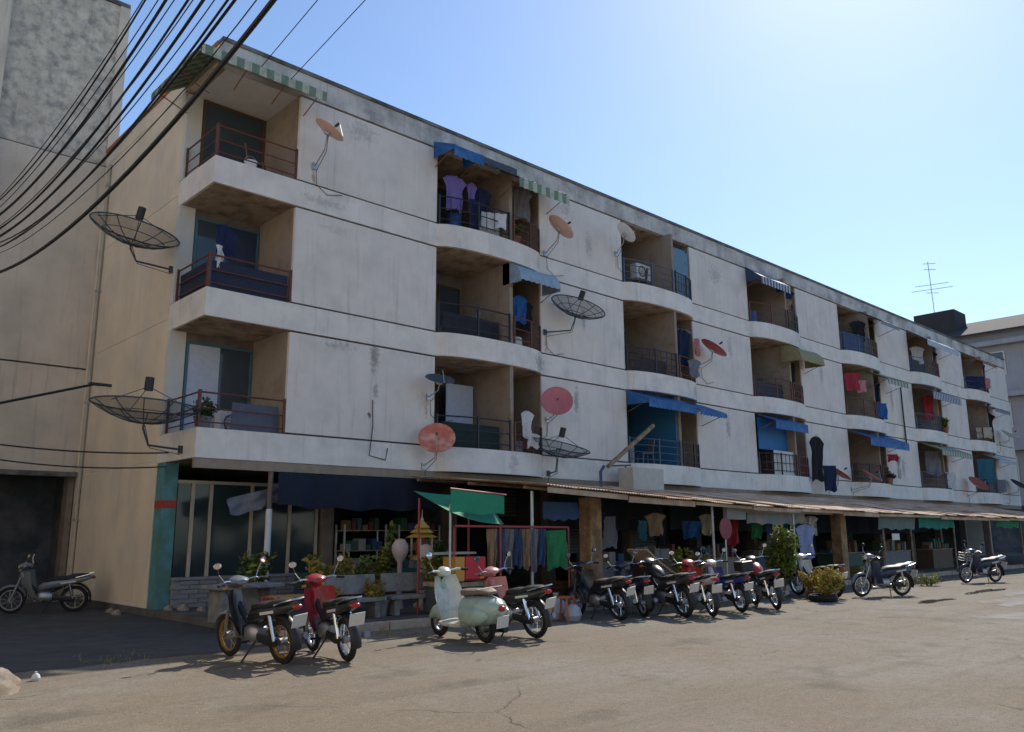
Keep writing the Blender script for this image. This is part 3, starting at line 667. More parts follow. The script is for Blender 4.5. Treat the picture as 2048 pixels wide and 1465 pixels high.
cloth('lilac shirt hanging under the deep blue awning', 6.55, .0, 11.05, .52, .95, 'purple', .3)
cloth('narrow mauve shirt next to the lilac shirt', 7.1, -.05, 11.0, .22, .85, 'purple', .2)
cloth('navy shirt in front of the door, top of second column', 7.55, .1, 11.0, .5, .9, 'navy', .1)
cloth('long dark trousers hung low beside the lilac shirt', 7.15, -.12, 10.5, .34, .95, 'navy', .3, 'trousers', name='hanging_trousers')
cloth('white towel spread over the top curved railing', 7.7, -.28, 10.22, .7, .45, 'white', -.12, 'towel', 'towel', 'hanging_towel')
cloth('white shirt dangling from the lowest curved railing', 8.75, -.42, 4.85, .34, .72, 'white', .35)
cloth('white vest below the white shirt on the lowest curved railing', 8.95, -.44, 4.25, .34, .36, 'white', .3)
cloth('royal blue shirt under the pale blue hood', 8.85, -.05, 8.15, .4, .75, 'blue', .25)
cloth('black shirt at the right of the middle curved balcony', 9.3, .15, 8.1, .4, .8, 'black', .4)
cloth('navy dress hung at the partition of the third column', 16.55, -.05, 8.45, .5, 1.2, 'navy', .35)
cloth('small pink towel at the third column right edge', 17.15, -.22, 8.2, .25, .6, 'pink', .5, 'towel', 'towel', 'hanging_towel')
cloth('pale jersey over the second floor railing, third column', 16.6, -.45, 7.35, .4, .6, 'grey', .4)
cloth('dark coat on a pole right of the roller blind', 24.6, -.55, 5.35, .55, 1.7, 'black', .5)
cloth('black trousers drooping below the dark coat', 25.1, -.75, 4.2, .6, 1.0, 'navy', .3, 'trousers', name='hanging_trousers')
cloth('red shirt in the fifth column second floor balcony', 29.3, -.05, 8.6, .7, .8, 'red', .2)
cloth('pink cloth on the fifth column second floor balcony', 29.9, -.2, 8.3, .5, .55, 'pink', .25, 'towel', 'towel', 'hanging_towel')
cloth('white trouser leg hanging from the pole, lowest fifth column balcony', 32.2, -.6, 5.0, .22, 1.0, 'white', .2, 'trousers', name='hanging_trousers')
cloth('red cloth on the pole beside the white trouser leg', 31.6, -.6, 5.05, .5, .3, 'red', .2, 'towel', 'towel', 'hanging_towel')
cloth('dark red curtain in the sixth column, middle floor', 38.2, .05, 8.5, .6, 1.2, 'red', .2, 'towel', 'curtain', 'hanging_curtain')
cloth('grey sheet in the sixth column, lowest balcony', 37.6, -.1, 5.6, .8, 1.2, 'grey', .2, 'towel', 'sheet', 'hanging_sheet')
cloth('cream cloth on the last column, middle railing', 45.0, -.35, 7.4, .9, .6, 'cream', .1, 'towel', 'towel', 'hanging_towel')
cloth('pink cloth at the far end balcony, top floor', 46.3, -.3, 10.4, .6, .6, 'pink', .1, 'towel', 'towel', 'hanging_towel')
cloth('blue jersey in the corner balcony, middle floor', .55, .45, 8.2, .5, .7, 'navy', .3)
cloth('pale strip of cloth hanging over the middle corner railing', .28, .1, 7.6, .16, .5, 'white', .6, 'towel', 'towel', 'hanging_towel')
M_BPAN = mat('blue_panel', (.03, .15, .30), .6, .12, 5); M_BBLIND = mat('blue_blind', (.02, .16, .42), .6, .08, 12, trans=.1)
def panel(name, label, cat, x0, x1, y0, y1, z0, z1, m):
    o = MB().box(-(x1-x0)/2, (x1-x0)/2, -(y1-y0)/2, (y1-y0)/2, 0, z1-z0).build(name, m, None, bevel=.004)
    o.location = ((x0+x1)/2, (y0+y1)/2, z0); return tag(o, label, cat)
panel('partition_board', 'blue painted board beside the partition on the lower third column balcony', 'board', 15.68, 15.74, -.25, 1.6, zt(0)+.02, zb(1)-.05, M_BPAN)
panel('partition_board', 'grey blue board closing the right half of the top third column balcony', 'board', 15.95, 17.0, -.12, -.09, zt(2)+.05, PARA-.35, mat('slate_panel', (.12, .22, .30), .6, .15, 4))
panel('roller_blind', 'blue roller blind pulled down below the mid blue awning', 'blind', 21.2, 23.3, .0, .03, zt(0)+.95, zb(1)-.15, M_BBLIND)
panel('privacy_board', 'white board behind the railing under the blue roller blind', 'board', 21.85, 23.3, -.22, -.19, zt(0)+.02, zt(0)+.92, M_WHITE)
panel('privacy_board', 'dark blue mesh board on the top fifth column railing', 'board', 28.75, 30.8, -.10, -.07, zt(2)+.05, zt(2)+.85, mat('navy_board', (.05, .08, .18), .7, .15, 6))
panel('privacy_board', 'white boards behind the top railing with the lilac shirt', 'board', 7.1, 8.15, .0, .03, zt(2)+.05, zt(2)+.68, M_WHITE)
M_NVM = mat('navy_mesh', (.018, .025, .05), .8, .25, 6)
panel('railing_screen', 'navy cloth screen tied behind the middle corner railing, street side', 'screen', .12, 1.84, .085, .095, zt(1)+.05, zt(1)+.62, M_NVM)
panel('railing_screen', 'navy cloth screen tied behind the middle corner railing, gable side', 'screen', .085, .095, .16, 1.62, zt(1)+.05, zt(1)+.62, M_NVM)
panel('railing_screen', 'dark board behind the lowest corner railing', 'screen', .8, 1.84, .20, .22, zt(0)+.02, zt(0)+.6, mat('slate_board', (.10, .11, .15), .8, .2, 6))
panel('railing_screen', 'black cloth behind the railing of the middle curved balcony', 'screen', 6.15, 8.1, -.02, -.01, zt(1)+.04, zt(1)+.60, mat('black_screen', (.025, .026, .035), .9, .3, 7))
panel('railing_screen', 'dark green cloth behind the railing of the lowest curved balcony', 'screen', 6.15, 8.1, -.02, -.01, zt(0)+.04, zt(0)+.66, mat('dkgreen_screen', (.02, .035, .03), .9, .3, 7))
panel('railing_screen', 'brown mat behind the second floor railing, third column', 'screen', 13.7, 15.6, -.02, -.01, zt(1)+.04, zt(1)+.55, mat('brown_screen', (.06, .045, .04), .9, .3, 7))
panel('railing_screen', 'dark mat behind the second floor railing, striped column', 'screen', 21.2, 23.2, -.02, -.01, zt(1)+.04, zt(1)+.66, mat('dark_screen', (.05, .05, .065), .9, .3, 7))
panel('railing_screen', 'grey mat behind the top railing, sixth column', 'screen', 36.4, 38.3, -.02, -.01, zt(2)+.04, zt(2)+.7, mat('grey_screen', (.07, .07, .10), .9, .3, 7))
panel('wall_cupboard', 'pale curtain board beside the door of the lowest curved balcony', 'board', 7.2, 8.15, 1.1, 1.13, zt(0)+.02, zt(0)+1.9, M_CURT)
bk_ = thing('bucket', 'white plastic bucket behind the top corner railing', 'bucket', (.95, .35, zt(2)))
MB().lathe([(.02, 0), (.11, 0), (.14, .26), (.15, .26), (.13, .24), (.10, .02), (.01, .02)], n=14).build('pail', M_DWH, bk_, smooth=True)
MB().torus((0, 0, .25), .14, .006, n=16, a0=0, a1=math.pi).build('handle', M_STEEL, bk_)
for k_, (lb, x, z, w, h, c, kd, nm, ct_) in enumerate((
    ('black shirt beside the partition of the top fifth column', 30.6, 11.2, .6, .9, 'black', 'shirt', 'hanging_shirt', 'clothing'),
    ('blue towel on the right railing of the fifth column, middle floor', 31.5, 7.4, .6, .7, 'blue', 'towel', 'hanging_towel', 'towel'),
    ('white shirt in the sixth column, top floor', 37.3, 11.0, .6, .9, 'white', 'shirt', 'hanging_shirt', 'clothing'),
    ('navy jersey in the sixth column, top floor', 38.9, 11.0, .7, 1.0, 'navy', 'shirt', 'hanging_shirt', 'clothing'),
    ('white towel in the sixth column, lowest balcony', 39.0, 4.6, .7, .8, 'white', 'towel', 'hanging_towel', 'towel'),
    ('dark blanket over the last column top railing', 44.6, 10.3, 1.2, .7, 'navy', 'towel', 'hanging_blanket', 'blanket'),
    ('black shirts in the last column, middle balcony', 46.6, 8.4, .9, 1.2, 'black', 'shirt', 'hanging_shirt', 'clothing'),
    ('teal sheet in the last column, lowest balcony', 44.8, 5.6, 1.0, 1.3, 'teal', 'towel', 'hanging_sheet', 'sheet'),
    ('grey blanket over the last column lowest railing', 46.2, 4.5, 1.1, .7, 'grey', 'towel', 'hanging_blanket', 'blanket'),
    ('brown shirt in the striped column, top floor', 23.9, 11.0, .5, .9, 'tan', 'shirt', 'hanging_shirt', 'clothing'),
    ('black trousers in the striped column, second floor right half', 23.9, 8.3, .45, 1.1, 'black', 'trousers', 'hanging_trousers', 'clothing'))):
    cloth(lb, x, -.30 if kd == 'towel' else .0, z, w, h, c, .15, kd, ct_, nm)
M_PLAS = [mat('plastic_'+n, c, .5, .15, 8) for n, c in dict(blue=(.04, .10, .30), grey=(.22, .23, .24), white=(.55, .55, .53), brown=(.16, .10, .07), green=(.05, .16, .10)).items()]
def chair(label, x, y, z, m, rz):
    t = thing('plastic_chair', label, 'chair', (x, y, z), rz, 'plastic chairs on the balconies')
    MB().box(-.21, .21, -.2, .2, .40, .43).build('seat', m, t, bevel=.01)
    MB().obox((0, .21, .66), (.42, .03, .46), Matrix.Rotation(R(-10), 3, 'X')).build('backrest', m, t, bevel=.01)
    for sx in (-1, 1):
        for sy in (-1, 1): MB().tube((sx*.18, sy*.17, .399), (sx*.21, sy*.2, 0), .02, 6).build('leg', m, t)
def drum(label, x, y, z, r, h, m):
    o = MB().lathe([(.02, 0), (r, 0), (r*1.03, h*.5), (r, h), (r*.9, h), (r*.88, h*.96), (.02, h*.96)], n=16).build('water_drum', m, None, smooth=True); o.location = (x, y, z); tag(o, label, 'drum', 'drums and tubs on the balconies')
COLN = ['second', 'third', 'fourth', 'fifth', 'sixth', 'seventh']; FLN = ['first', 'second', 'third']
for k, b in enumerate(BAYS):
    for i in range(3):
        q = (k*3+i*5) % 6; w = 'of the '+COLN[k]+' balcony column, '+FLN[i]+' floor'; z = zt(i)
        if q in (0, 3, 4): drum(['grey', 'blue', 'white'][q % 3]+' plastic drum on the left half '+w, b+.55+.2*i, .45, z, .2, .62, M_PLAS[[1, 0, 2][q % 3]])
        if q in (1, 3, 5): chair('plastic chair on the left half '+w, b+1.5, .5, z, M_PLAS[(k+i) % 5], rnd(0, 6))
        if q in (0, 2, 5): drum('low tub on the right half '+w, b+2.95, .25, z, .24, .35, M_PLAS[(k+i+1) % 5])
        if q in (1, 2, 4): cloth('dark clothes bundle hung at the right half '+w, b+3.1, .05, z+1.9, .55, .9, ['navy', 'black', 'grey', 'jeans'][(k+i) % 4], .2, 'shirt')
chair('brown plastic chair on the top corner balcony', 1.3, .8, zt(2), M_PLAS[3], 1.0); drum('blue drum on the middle corner balcony', 1.5, 1.1, zt(1), .22, .8, M_PLAS[0])
M_ACW = mat('ac_white', (.58, .57, .53), .6, .1, 6)
def aircon(label, x, z, y=REC-.19):
    t = thing('air_conditioner', label, 'air conditioner', (x, y, z), 0, 'air conditioner boxes')
    MB().box(-.38, .38, -.14, .14, 0, .52).build('casing', M_ACW, t, bevel=.015)
    MB().torus((-.1, -.148, .26), .18, .012).build('fan_ring', M_BLACK, t)
    for k in range(5): MB().box(-.27, .07, -.155, -.148, .12+.065*k, .13+.065*k).build('grille_bar', M_BLACK, t)
    for x_ in (-.3, .3): MB().box(x_-.02, x_+.02, -.12, .18, -.05, -.002).build('bracket', M_STEEL, t)
aircon('boxy cooler unit on the top third column balcony', 15.1, zt(2)+.5, .5)
aircon('cooler unit on the back wall of the lowest corner balcony', 1.4, zt(0)+.05, 1.4)
aircon('cooler unit on the middle balcony of the striped column', 22.6, zt(1)+.05, 1.35)
# plants on balconies come with the plant builder below
# bent pole with a tilted beam standing on the tin roof
bp = thing('pole_bracket', 'rusted bracket with a long wooden beam leaning over the tin roof', 'bracket', (11.6, -.5, 2.9))
MB().path([(0, 0, 0), (.0, 0, .45), (.15, 0, .62)], .045, 8).build('upright', M_RGRY, bp)
MB().obox((1.25, -.15, 1.28), (2.6, .09, .10), Matrix.Rotation(R(-32), 3, 'Y')).build('beam', M_WOOD, bp)
MB().tube((.2, -.05, .62), (1.5, .1, .72), .025, 6).build('cross_pipe', M_RUST, bp)
MB().tube((1.25, .1, .72), (1.25, .1, .10), .03, 6).build('strut', M_RGRY, bp)
panel('roof_box', 'pale sheet metal box sitting on the tin roof edge', 'box', 12.45, 13.9, -1.0, -.45, 2.86, 3.5, mat('pale_tin', (.50, .46, .38), .6, .15, 5, streak=.3))

# ================================================================== MOTORCYCLES
def paint(name, c): return mat('paint_'+name, c, .34, .15, 9, spec=.5, coat=.25, col2=tuple(min(1, x*.7+.035) for x in c), mix2=.57, s2=5)
def wheel(t, name, x, r, rim_m, tw=.042, spokes=True):
    w = MB().torus((0, 0, 0), r-tw, tw, n=30, m=8, squash=.85).build(name, M_RUBBER, t, smooth=True)
    w.location = (x, 0, r)
    MB().torus((0, 0, 0), r-tw*1.9, .016, n=30, m=6, squash=1.6).build('rim', rim_m, w, smooth=True)
    MB().tube((0, -.055, 0), (0, .055, 0), .05, 12).build('hub', M_ALU, w, smooth=True)
    if spokes:
        for k in range(10):
            a = 2*math.pi*k/10; s = .03*(-1)**k
            MB().tube((.045*math.cos(a), s, .045*math.sin(a)), ((r-tw*2)*math.cos(a+.15), 0, (r-tw*2)*math.sin(a+.15)), .005, 4).build('spoke', rim_m, w)
    return w
def fender(t, name, x, r, m, a0, a1, hw=.06, off=.035):
    def fn(u, v):
        a = a0+(a1-a0)*u; e = (v-.5)*2; rr = r+off-.035*e*e
        return (x+rr*math.cos(a), hw*e, r+rr*math.sin(a))
    return MB().sheet(fn, 14, 6, (0, 0, .006)).build(name, m, t, smooth=True)
def bike_root(name, label, loc, hd, lean, group):
    t = thing(name, label, 'motorcycle' if name == 'motorcycle' else 'scooter', loc, 0, group)
    t.rotation_euler = (R(lean), 0, hd); return t
def motorcycle(label, loc, hd, body, shield=None, rim=None, lean=-6, seat=None, basket=False, cowl=None, plate_tilt=0, stem_mirrors=True, carrier=False, tank=False, size=1.0):
    t = bike_root('motorcycle', label, loc, hd, lean, 'motorcycles parked in front of the shops')
    rim = rim or M_CHROME; shield = shield or body; cowl = cowl or body; seat = seat or M_SEAT; r = .285; wb = 1.22
    wheel(t, 'rear_wheel', 0, r, rim, .045); wheel(t, 'front_wheel', wb, r, rim, .040)
    hx, hz = 1.0, .80
    for s in (-.075, .075): MB().tube((wb, s, r), (hx+.04, s, hz-.02), .021, 8, .026).build('fork_leg', M_ALU, t, smooth=True)
    fender(t, 'front_fender', wb, r, cowl, R(15), R(165), .055)
    fender(t, 'rear_fender', 0, r, M_BLACK, R(50), R(195), .075, .06)
    MB().path([(hx, 0, hz), (.88, 0, .60), (.72, 0, .46), (.45, 0, .45), (.25, 0, .55)], .035, 8).build('frame_tube', M_BLACK, t, smooth=True)
    MB().sect([(.42, 0, .33, .09, .10), (.50, 0, .34, .125, .13), (.66, 0, .34, .125, .13), (.74, 0, .34, .08, .09)], 12, 3).build('crankcase', M_ALU, t, smooth=True)
    MB().sect([(.72, 0, .37, .075, .065), (.80, 0, .38, .085, .075), (.92, 0, .39, .075, .065)], 10, 4).build('cylinder', M_BLACK, t, smooth=True)
    MB().path([(.86, -.05, .31), (.80, -.11, .22), (.45, -.15, .20), (.22, -.16, .24)], .019, 8).build('exhaust_pipe', M_CHROME, t, smooth=True)
    MB().tube((.24, -.165, .235), (-.26, -.18, .34), .036, 10, .045).build('silencer', mat('silencer_steel', (.20, .20, .21), .35, .1, 9, metal=.8), t, smooth=True)
    for s in (-.085, .085):
        MB().tube((.42, s, .36), (0, s, r), .018, 6).build('swingarm', M_BLACK, t)
        MB().tube((.02, s*1.25, r+.02), (.10, s*1.25, .62), .026, 8).build('shock_absorber', M_CHROME, t, smooth=True)
    # leg shield: two wings that wrap back round the rider's legs
    def ls(u, v):
        e = (u-.5)*2; wy = .24*(1-.30*v**2)*(1-.12*(1-v)**3)
        return (1.005-.16*v+.04*math.sin(v*math.pi)-.16*abs(e)**2.2, wy*e, .90-.56*v)
    t.scale = (size, size, size)
    if tank: MB().sect([(.98, 0, .80, .07, .07), (.92, 0, .83, .13, .11), (.76, 0, .82, .14, .12), (.60, 0, .76, .11, .10), (.52, 0, .72, .05, .05)], 14, 2.4).build('fuel_tank', shield, t, smooth=True)
    else: MB().sheet(ls, 12, 10, (.012, 0, 0)).build('leg_shield', shield, t, smooth=True)
    MB().sect([(.93, 0, .70, .05, .20), (1.0, 0, .74, .085, .20), (1.06, 0, .76, .07, .15), (1.10, 0, .77, .03, .08)], 12).build('front_cowl', cowl, t, smooth=True)
    MB().sect([(.86, 0, 1.0, .08, .03), (.92, 0, 1.01, .15, .055), (1.0, 0, 1.0, .14, .085), (1.07, 0, .985, .10, .075), (1.10, 0, .98, .07, .06)], 14).build('handlebar_cowl', cowl, t, smooth=True)
    MB().sect([(1.095, 0, .98, .068, .058), (1.115, 0, .978, .055, .045), (1.122, 0, .977, .02, .02)], 14).build('headlight', M_LAMP, t, smooth=True)
    for s in (-1, 1):
        MB().sect([(1.03, s*.13, .93, .02, .02), (1.075, s*.13, .92, .035, .025), (1.085, s*.13, .92, .02, .015)], 8).build('turn_signal', mat('amber', (.55, .22, .03), .3, 0), t, smooth=True)
        MB().path([(.94, s*.08, 1.01), (.90, s*.22, 1.03), (.84, s*.34, 1.0)], .013, 8).build('handlebar', M_CHROME, t, smooth=True)
        MB().tube((.865, s*.27, 1.014), (.825, s*.375, .995), .020, 8).build('grip', M_RUBBER, t, smooth=True)
        MB().tube((.93, s*.26, 1.02), (.96, s*.36, 1.0), .007, 5).build('lever', M_ALU, t)
        if stem_mirrors:
            MB().path([(.90, s*.24, 1.03), (.93, s*.30, 1.13), (.90, s*.335, 1.22)], .007, 5).build('mirror_stem', M_CHROME, t)
            mo = MB().sect([(-.02, 0, 0, .03, .025), (-.006, 0, 0, .062, .048), (.008, 0, 0, .058, .044), (.022, 0, 0, .03, .02)], 14).build('mirror', M_BLACK, t, smooth=True)
            mo.location = (.895, s*.345, 1.255); mo.rotation_euler = (0, R(-14), R(s*-12))
            MB().sect([(-.024, 0, 0, .052, .039), (-.0215, 0, 0, .054, .041)], 14).build('mirror_glass', M_MIRROR, mo)
    MB().sect([(.72, 0, .52, .04, .06), (.60, 0, .57, .09, .09), (.40, 0, .62, .125, .10), (.10, 0, .66, .135, .085), (-.16, 0, .71, .11, .065), (-.36, 0, .76, .05, .035)], 14, 2.6).build('side_cowl', body, t, smooth=True)
    MB().sect([(.60, 0, .655, .05, .02), (.52, 0, .70, .10, .04), (.36, 0, .725, .13, .045), (.15, 0, .735, .135, .045), (.05, 0, .765, .125, .05), (-.12, 0, .785, .115, .04), (-.25, 0, .80, .08, .02)], 14, 3).build('seat', seat, t, smooth=True)
    MB().path([(-.02, -.12, .75), (-.22, -.13, .80), (-.36, -.09, .83), (-.38, 0, .835), (-.36, .09, .83), (-.22, .13, .80), (-.02, .12, .75)], .011, 6).build('grab_rail', M_CHROME, t, smooth=True)
    MB().sect([(-.33, 0, .74, .07, .035), (-.375, 0, .735, .065, .03), (-.395, 0, .73, .03, .015)], 12).build('tail_light', M_TAIL, t, smooth=True)
    pm = Matrix.Rotation(R(-22+plate_tilt), 3, 'Y')
    MB().obox((-.385, 0, .565), (.012, .21, .17), pm).build('number_plate', M_PLATE, t, bevel=.003)
    MB().tube((.45, .09, .28), (.55, .26, .02), .013, 6).build('side_stand', M_BLACK, t)
    for s in (-1, 1): MB().tube((.56, s*.12, .27), (.56, s*.27, .28), .016, 6).build('foot_peg', M_RUBBER, t)
    MB().sect([(.40, .105, .33, .012, .05), (.15, .105, .30, .012, .07), (-.03, .105, .285, .012, .05)], 10).build('chain_case', M_BLACK, t, smooth=True)
    MB().path([(.92, .2, 1.02), (1.06, .16, .98), (1.08, .10, .86), (1.05, .07, .70)], .006, 5).build('brake_cable', M_BLACK, t)
    MB().path([(.92, -.2, 1.02), (1.05, -.17, .97), (1.07, -.10, .84), (1.03, -.06, .66)], .006, 5).build('throttle_cable', M_BLACK, t)
    for k in range(4): MB().box(.775+.035*k, .785+.035*k, -.10, .10, .29, .48).build('cooling_fin', M_ALU, t)
    for s_ in (-1, 1): MB().obox((.12, s_*.137, .655), (.30, .004, .035), Matrix.Rotation(R(8), 3, 'Y')).build('stripe_decal', M_PLATE if body is not PW else PR, t)
    MB().box(.30, .50, -.155, -.13, .22, .30).build('kick_lever', M_CHROME, t)
    if carrier:
        MB().path([(-.05, -.11, .83), (-.45, -.11, .86), (-.45, .11, .86), (-.05, .11, .83)], .01, 6).build('rear_rack', M_STEEL, t)
        MB().box(-.46, -.14, -.15, .15, .872, 1.08).build('rear_box', M_BLACK, t, bevel=.03)
    if basket:
        bm = MB()
        for z in (.72, .80, .88, .96): bm.path([(1.10, -.14, z), (1.36, -.14, z), (1.36, .14, z), (1.10, .14, z), (1.10, -.14, z)], .006, 4)
        for x, y in [(1.10+.065*k, s) for k in range(5) for s in (-.14, .14)]+[(1.36, -.14+.07*k) for k in range(5)]: bm.tube((x, y, .70), (x, y, .96), .005, 4)
        tag(bm.build('front_basket', M_STEEL, t), kind='stuff')
    return t
def scooter(label, loc, hd, body, light, lean=-4):
    t = bike_root('scooter', label, loc, hd, lean, 'motorcycles parked in front of the shops'); r = .225; wb = 1.2
    wheel(t, 'rear_wheel', 0, r, M_ALU, .05, False); wheel(t, 'front_wheel', wb, r, M_ALU, .05, False)
    MB().sect([(1.00, 0, .30, .03, .06), (1.08, 0, .36, .085, .11), (1.20, 0, .40, .10, .12), (1.32, 0, .37, .085, .10), (1.42, 0, .30, .05, .06)], 14).build('front_fender', body, t, smooth=True)
    def ls(u, v):
        e = (u-.5)*2; wy = (.20+.08*math.sin(min(1, v*1.15)*math.pi*.75))*(1-.1*v*v)
        return (1.06-.14*v+.03*math.cos(v*3)-.12*abs(e)**2.5, wy*e, .96-.66*v)
    MB().sheet(ls, 14, 12, (.014, 0, 0)).build('leg_shield', light, t, smooth=True)
    MB().sect([(1.03, 0, .68, .04, .26), (1.09, 0, .70, .06, .24), (1.12, 0, .70, .03, .18)], 12).build('horn_cover', body, t, smooth=True)
    MB().sect([(.95, 0, .26, .20, .03), (.80, 0, .24, .21, .035), (.55, 0, .24, .20, .04), (.42, 0, .27, .17, .06)], 14, 4).build('floorboard', light, t, smooth=True)
    MB().sect([(.52, 0, .40, .10, .17), (.40, 0, .45, .20, .22), (.18, 0, .47, .26, .23), (-.08, 0, .48, .27, .22), (-.30, 0, .49, .20, .18), (-.42, 0, .52, .08, .08)], 18, 2.3).build('rear_body', body, t, smooth=True)
    for s in (-1, 1):
        MB().sect([(.34, s*.22, .40, .03, .06), (.20, s*.25, .41, .07, .13), (-.02, s*.26, .42, .085, .15), (-.22, s*.24, .43, .06, .11), (-.32, s*.21, .44, .02, .04)], 14).build('side_panel', body, t, smooth=True)
    MB().sect([(.50, 0, .70, .06, .03), (.42, 0, .735, .13, .05), (.15, 0, .75, .15, .05), (-.10, 0, .765, .14, .045), (-.24, 0, .75, .08, .02)], 14, 3).build('seat', mat('seat_tan', (.20, .16, .12), .5, .1, 10), t, smooth=True)
    MB().sect([(.92, 0, 1.0, .07, .04), (.98, 0, 1.02, .12, .075), (1.06, 0, 1.02, .10, .085), (1.10, 0, 1.02, .075, .07)], 14).build('handlebar_cowl', light, t, smooth=True)
    MB().sect([(1.095, 0, 1.02, .072, .068), (1.12, 0, 1.02, .055, .05), (1.128, 0, 1.02, .02, .02)], 14).build('headlight', M_LAMP, t, smooth=True)
    for s in (-1, 1):
        MB().path([(.99, s*.08, 1.03), (.96, s*.22, 1.05), (.92, s*.36, 1.03)], .018, 8).build('handlebar', light, t, smooth=True)
        MB().tube((.935, s*.28, 1.04), (.90, s*.40, 1.025), .021, 8).build('grip', M_RUBBER, t, smooth=True)
    MB().path([(.97, .22, 1.05), (.99, .28, 1.18), (.96, .31, 1.26)], .007, 5).build('mirror_stem', M_CHROME, t)
    mo = MB().sect([(-.02, 0, 0, .03, .03), (0, 0, 0, .055, .055), (.02, 0, 0, .03, .03)], 14).build('mirror', M_CHROME, t, smooth=True); mo.location = (.95, .31, 1.30)
    MB().tube((1.06, 0, .95), (1.14, 0, .35), .03, 8).build('steering_column', M_BLACK, t)
    MB().sect([(-.39, 0, .53, .065, .05), (-.45, 0, .53, .055, .04), (-.47, 0, .53, .02, .02)], 12).build('tail_light', M_TAIL, t, smooth=True)
    MB().obox((-.43, 0, .34), (.012, .22, .18), Matrix.Rotation(R(-14), 3, 'Y')).build('number_plate', M_PLATE, t, bevel=.003)
    MB().path([(-.05, -.22, .80), (-.30, -.16, .84), (-.45, 0, .86), (-.30, .16, .84), (-.05, .22, .80)], .011, 6).build('grab_rail', M_CHROME, t, smooth=True)
    MB().tube((.40, .05, .20), (.36, .22, .01), .012, 6).tube((.40, -.05, .20), (.36, -.22, .01), .012, 6).build('centre_stand', M_CHROME, t)
    MB().tube((.1, -.14, .2), (-.3, -.16, .2), .05, 10).build('silencer', M_BLACK, t, smooth=True)
    return t
def head(dx, dy): return math.atan2(dy, dx)
PB, PR, PW, PBL = paint('black', (.015, .015, .018)), paint('red', (.36, .02, .03)), paint('white', (.62, .60, .56)), paint('blue', (.02, .05, .22))
PGY = paint('grey', (.16, .18, .20)); PGN = paint('mint', (.36, .47, .40)); PCR = paint('cream', (.62, .62, .54)); PNV = paint('navy', (.02, .03, .07))
M_GOLD = mat('gold_rim', (.50, .26, .06), .35, .1, 6, metal=.7)
motorcycle('black motorcycle with gold wheels nearest the camera', (-1.22, -6.15, 0), head(-.12, 1), PB, PB, M_GOLD, cowl=PGY)
motorcycle('red motorcycle with white leg shield next to the black one', (-.52, -6.55, 0), head(.16, 1), PB, PR, M_CHROME, cowl=PR)
scooter('classic mint green scooter with cream leg shield', (1.98, -6.42, 0), head(.06, 1), PGN, PCR)
motorcycle('dark motorcycle with pink front and white tail beside the scooter', (2.92, -6.55, 0), head(.02, 1), PB, paint('pink', (.55, .20, .20)), M_CHROME, cowl=paint('pink2', (.55, .20, .20)))
motorcycle('black motorcycle parked first right of the pale sacks', (5.95, -5.75, 0), head(.12, .99), PB, PB, M_CHROME, lean=-8, seat=mat('seat_brown', (.05, .03, .025), .6, .2, 9))
motorcycle('navy motorcycle with a wire basket, second right of the pale sacks', (6.75, -5.70, 0), head(.48, .88), PNV, PNV, M_STEEL, basket=True, size=.96)
motorcycle('dark grey motorcycle crowded against the white and red one', (7.25, -6.30, 0), head(.30, .95), paint('graphite', (.04, .042, .048)), PB, M_CHROME, stem_mirrors=False, tank=True, size=1.04)
motorcycle('white and red motorcycle at the end of the lounger', (7.72, -6.62, 0), head(.55, .83), PW, PR, M_CHROME, cowl=PR)
motorcycle('blue motorcycle with white plate right of the lounger', (8.95, -6.50, 0), head(.40, .92), PBL, PBL, M_CHROME, cowl=PW, size=.97, carrier=True)
motorcycle('black motorcycle between the blue one and the leafy shrub', (9.98, -6.72, 0), head(.62, .78), PB, PR, M_CHROME, seat=mat('seat_grey', (.10, .10, .11), .6, .2, 9), lean=-9, tank=True, size=1.03)
motorcycle('white fronted motorcycle half hidden behind the yellow shrub', (13.9, -6.1, 0), head(.3, 1), PB, PW, M_CHROME, cowl=PW)
motorcycle('navy motorcycle parked side on past the yellow shrub', (15.8, -6.95, 0), head(-1, .52), PNV, PNV, M_CHROME, cowl=PGY)
motorcycle('dark blue motorcycle farthest down the street', (23.7, -6.7, 0), head(-1, .45), PNV, PNV, M_CHROME, basket=True)
motorcycle('old silver motorcycle in the shade beside the gable', (-.75, 4.1, .0), head(-.95, .45), PGY, mat('dull_silver', (.17, .18, .18), .5, .1, 6), M_STEEL, cowl=PGY)

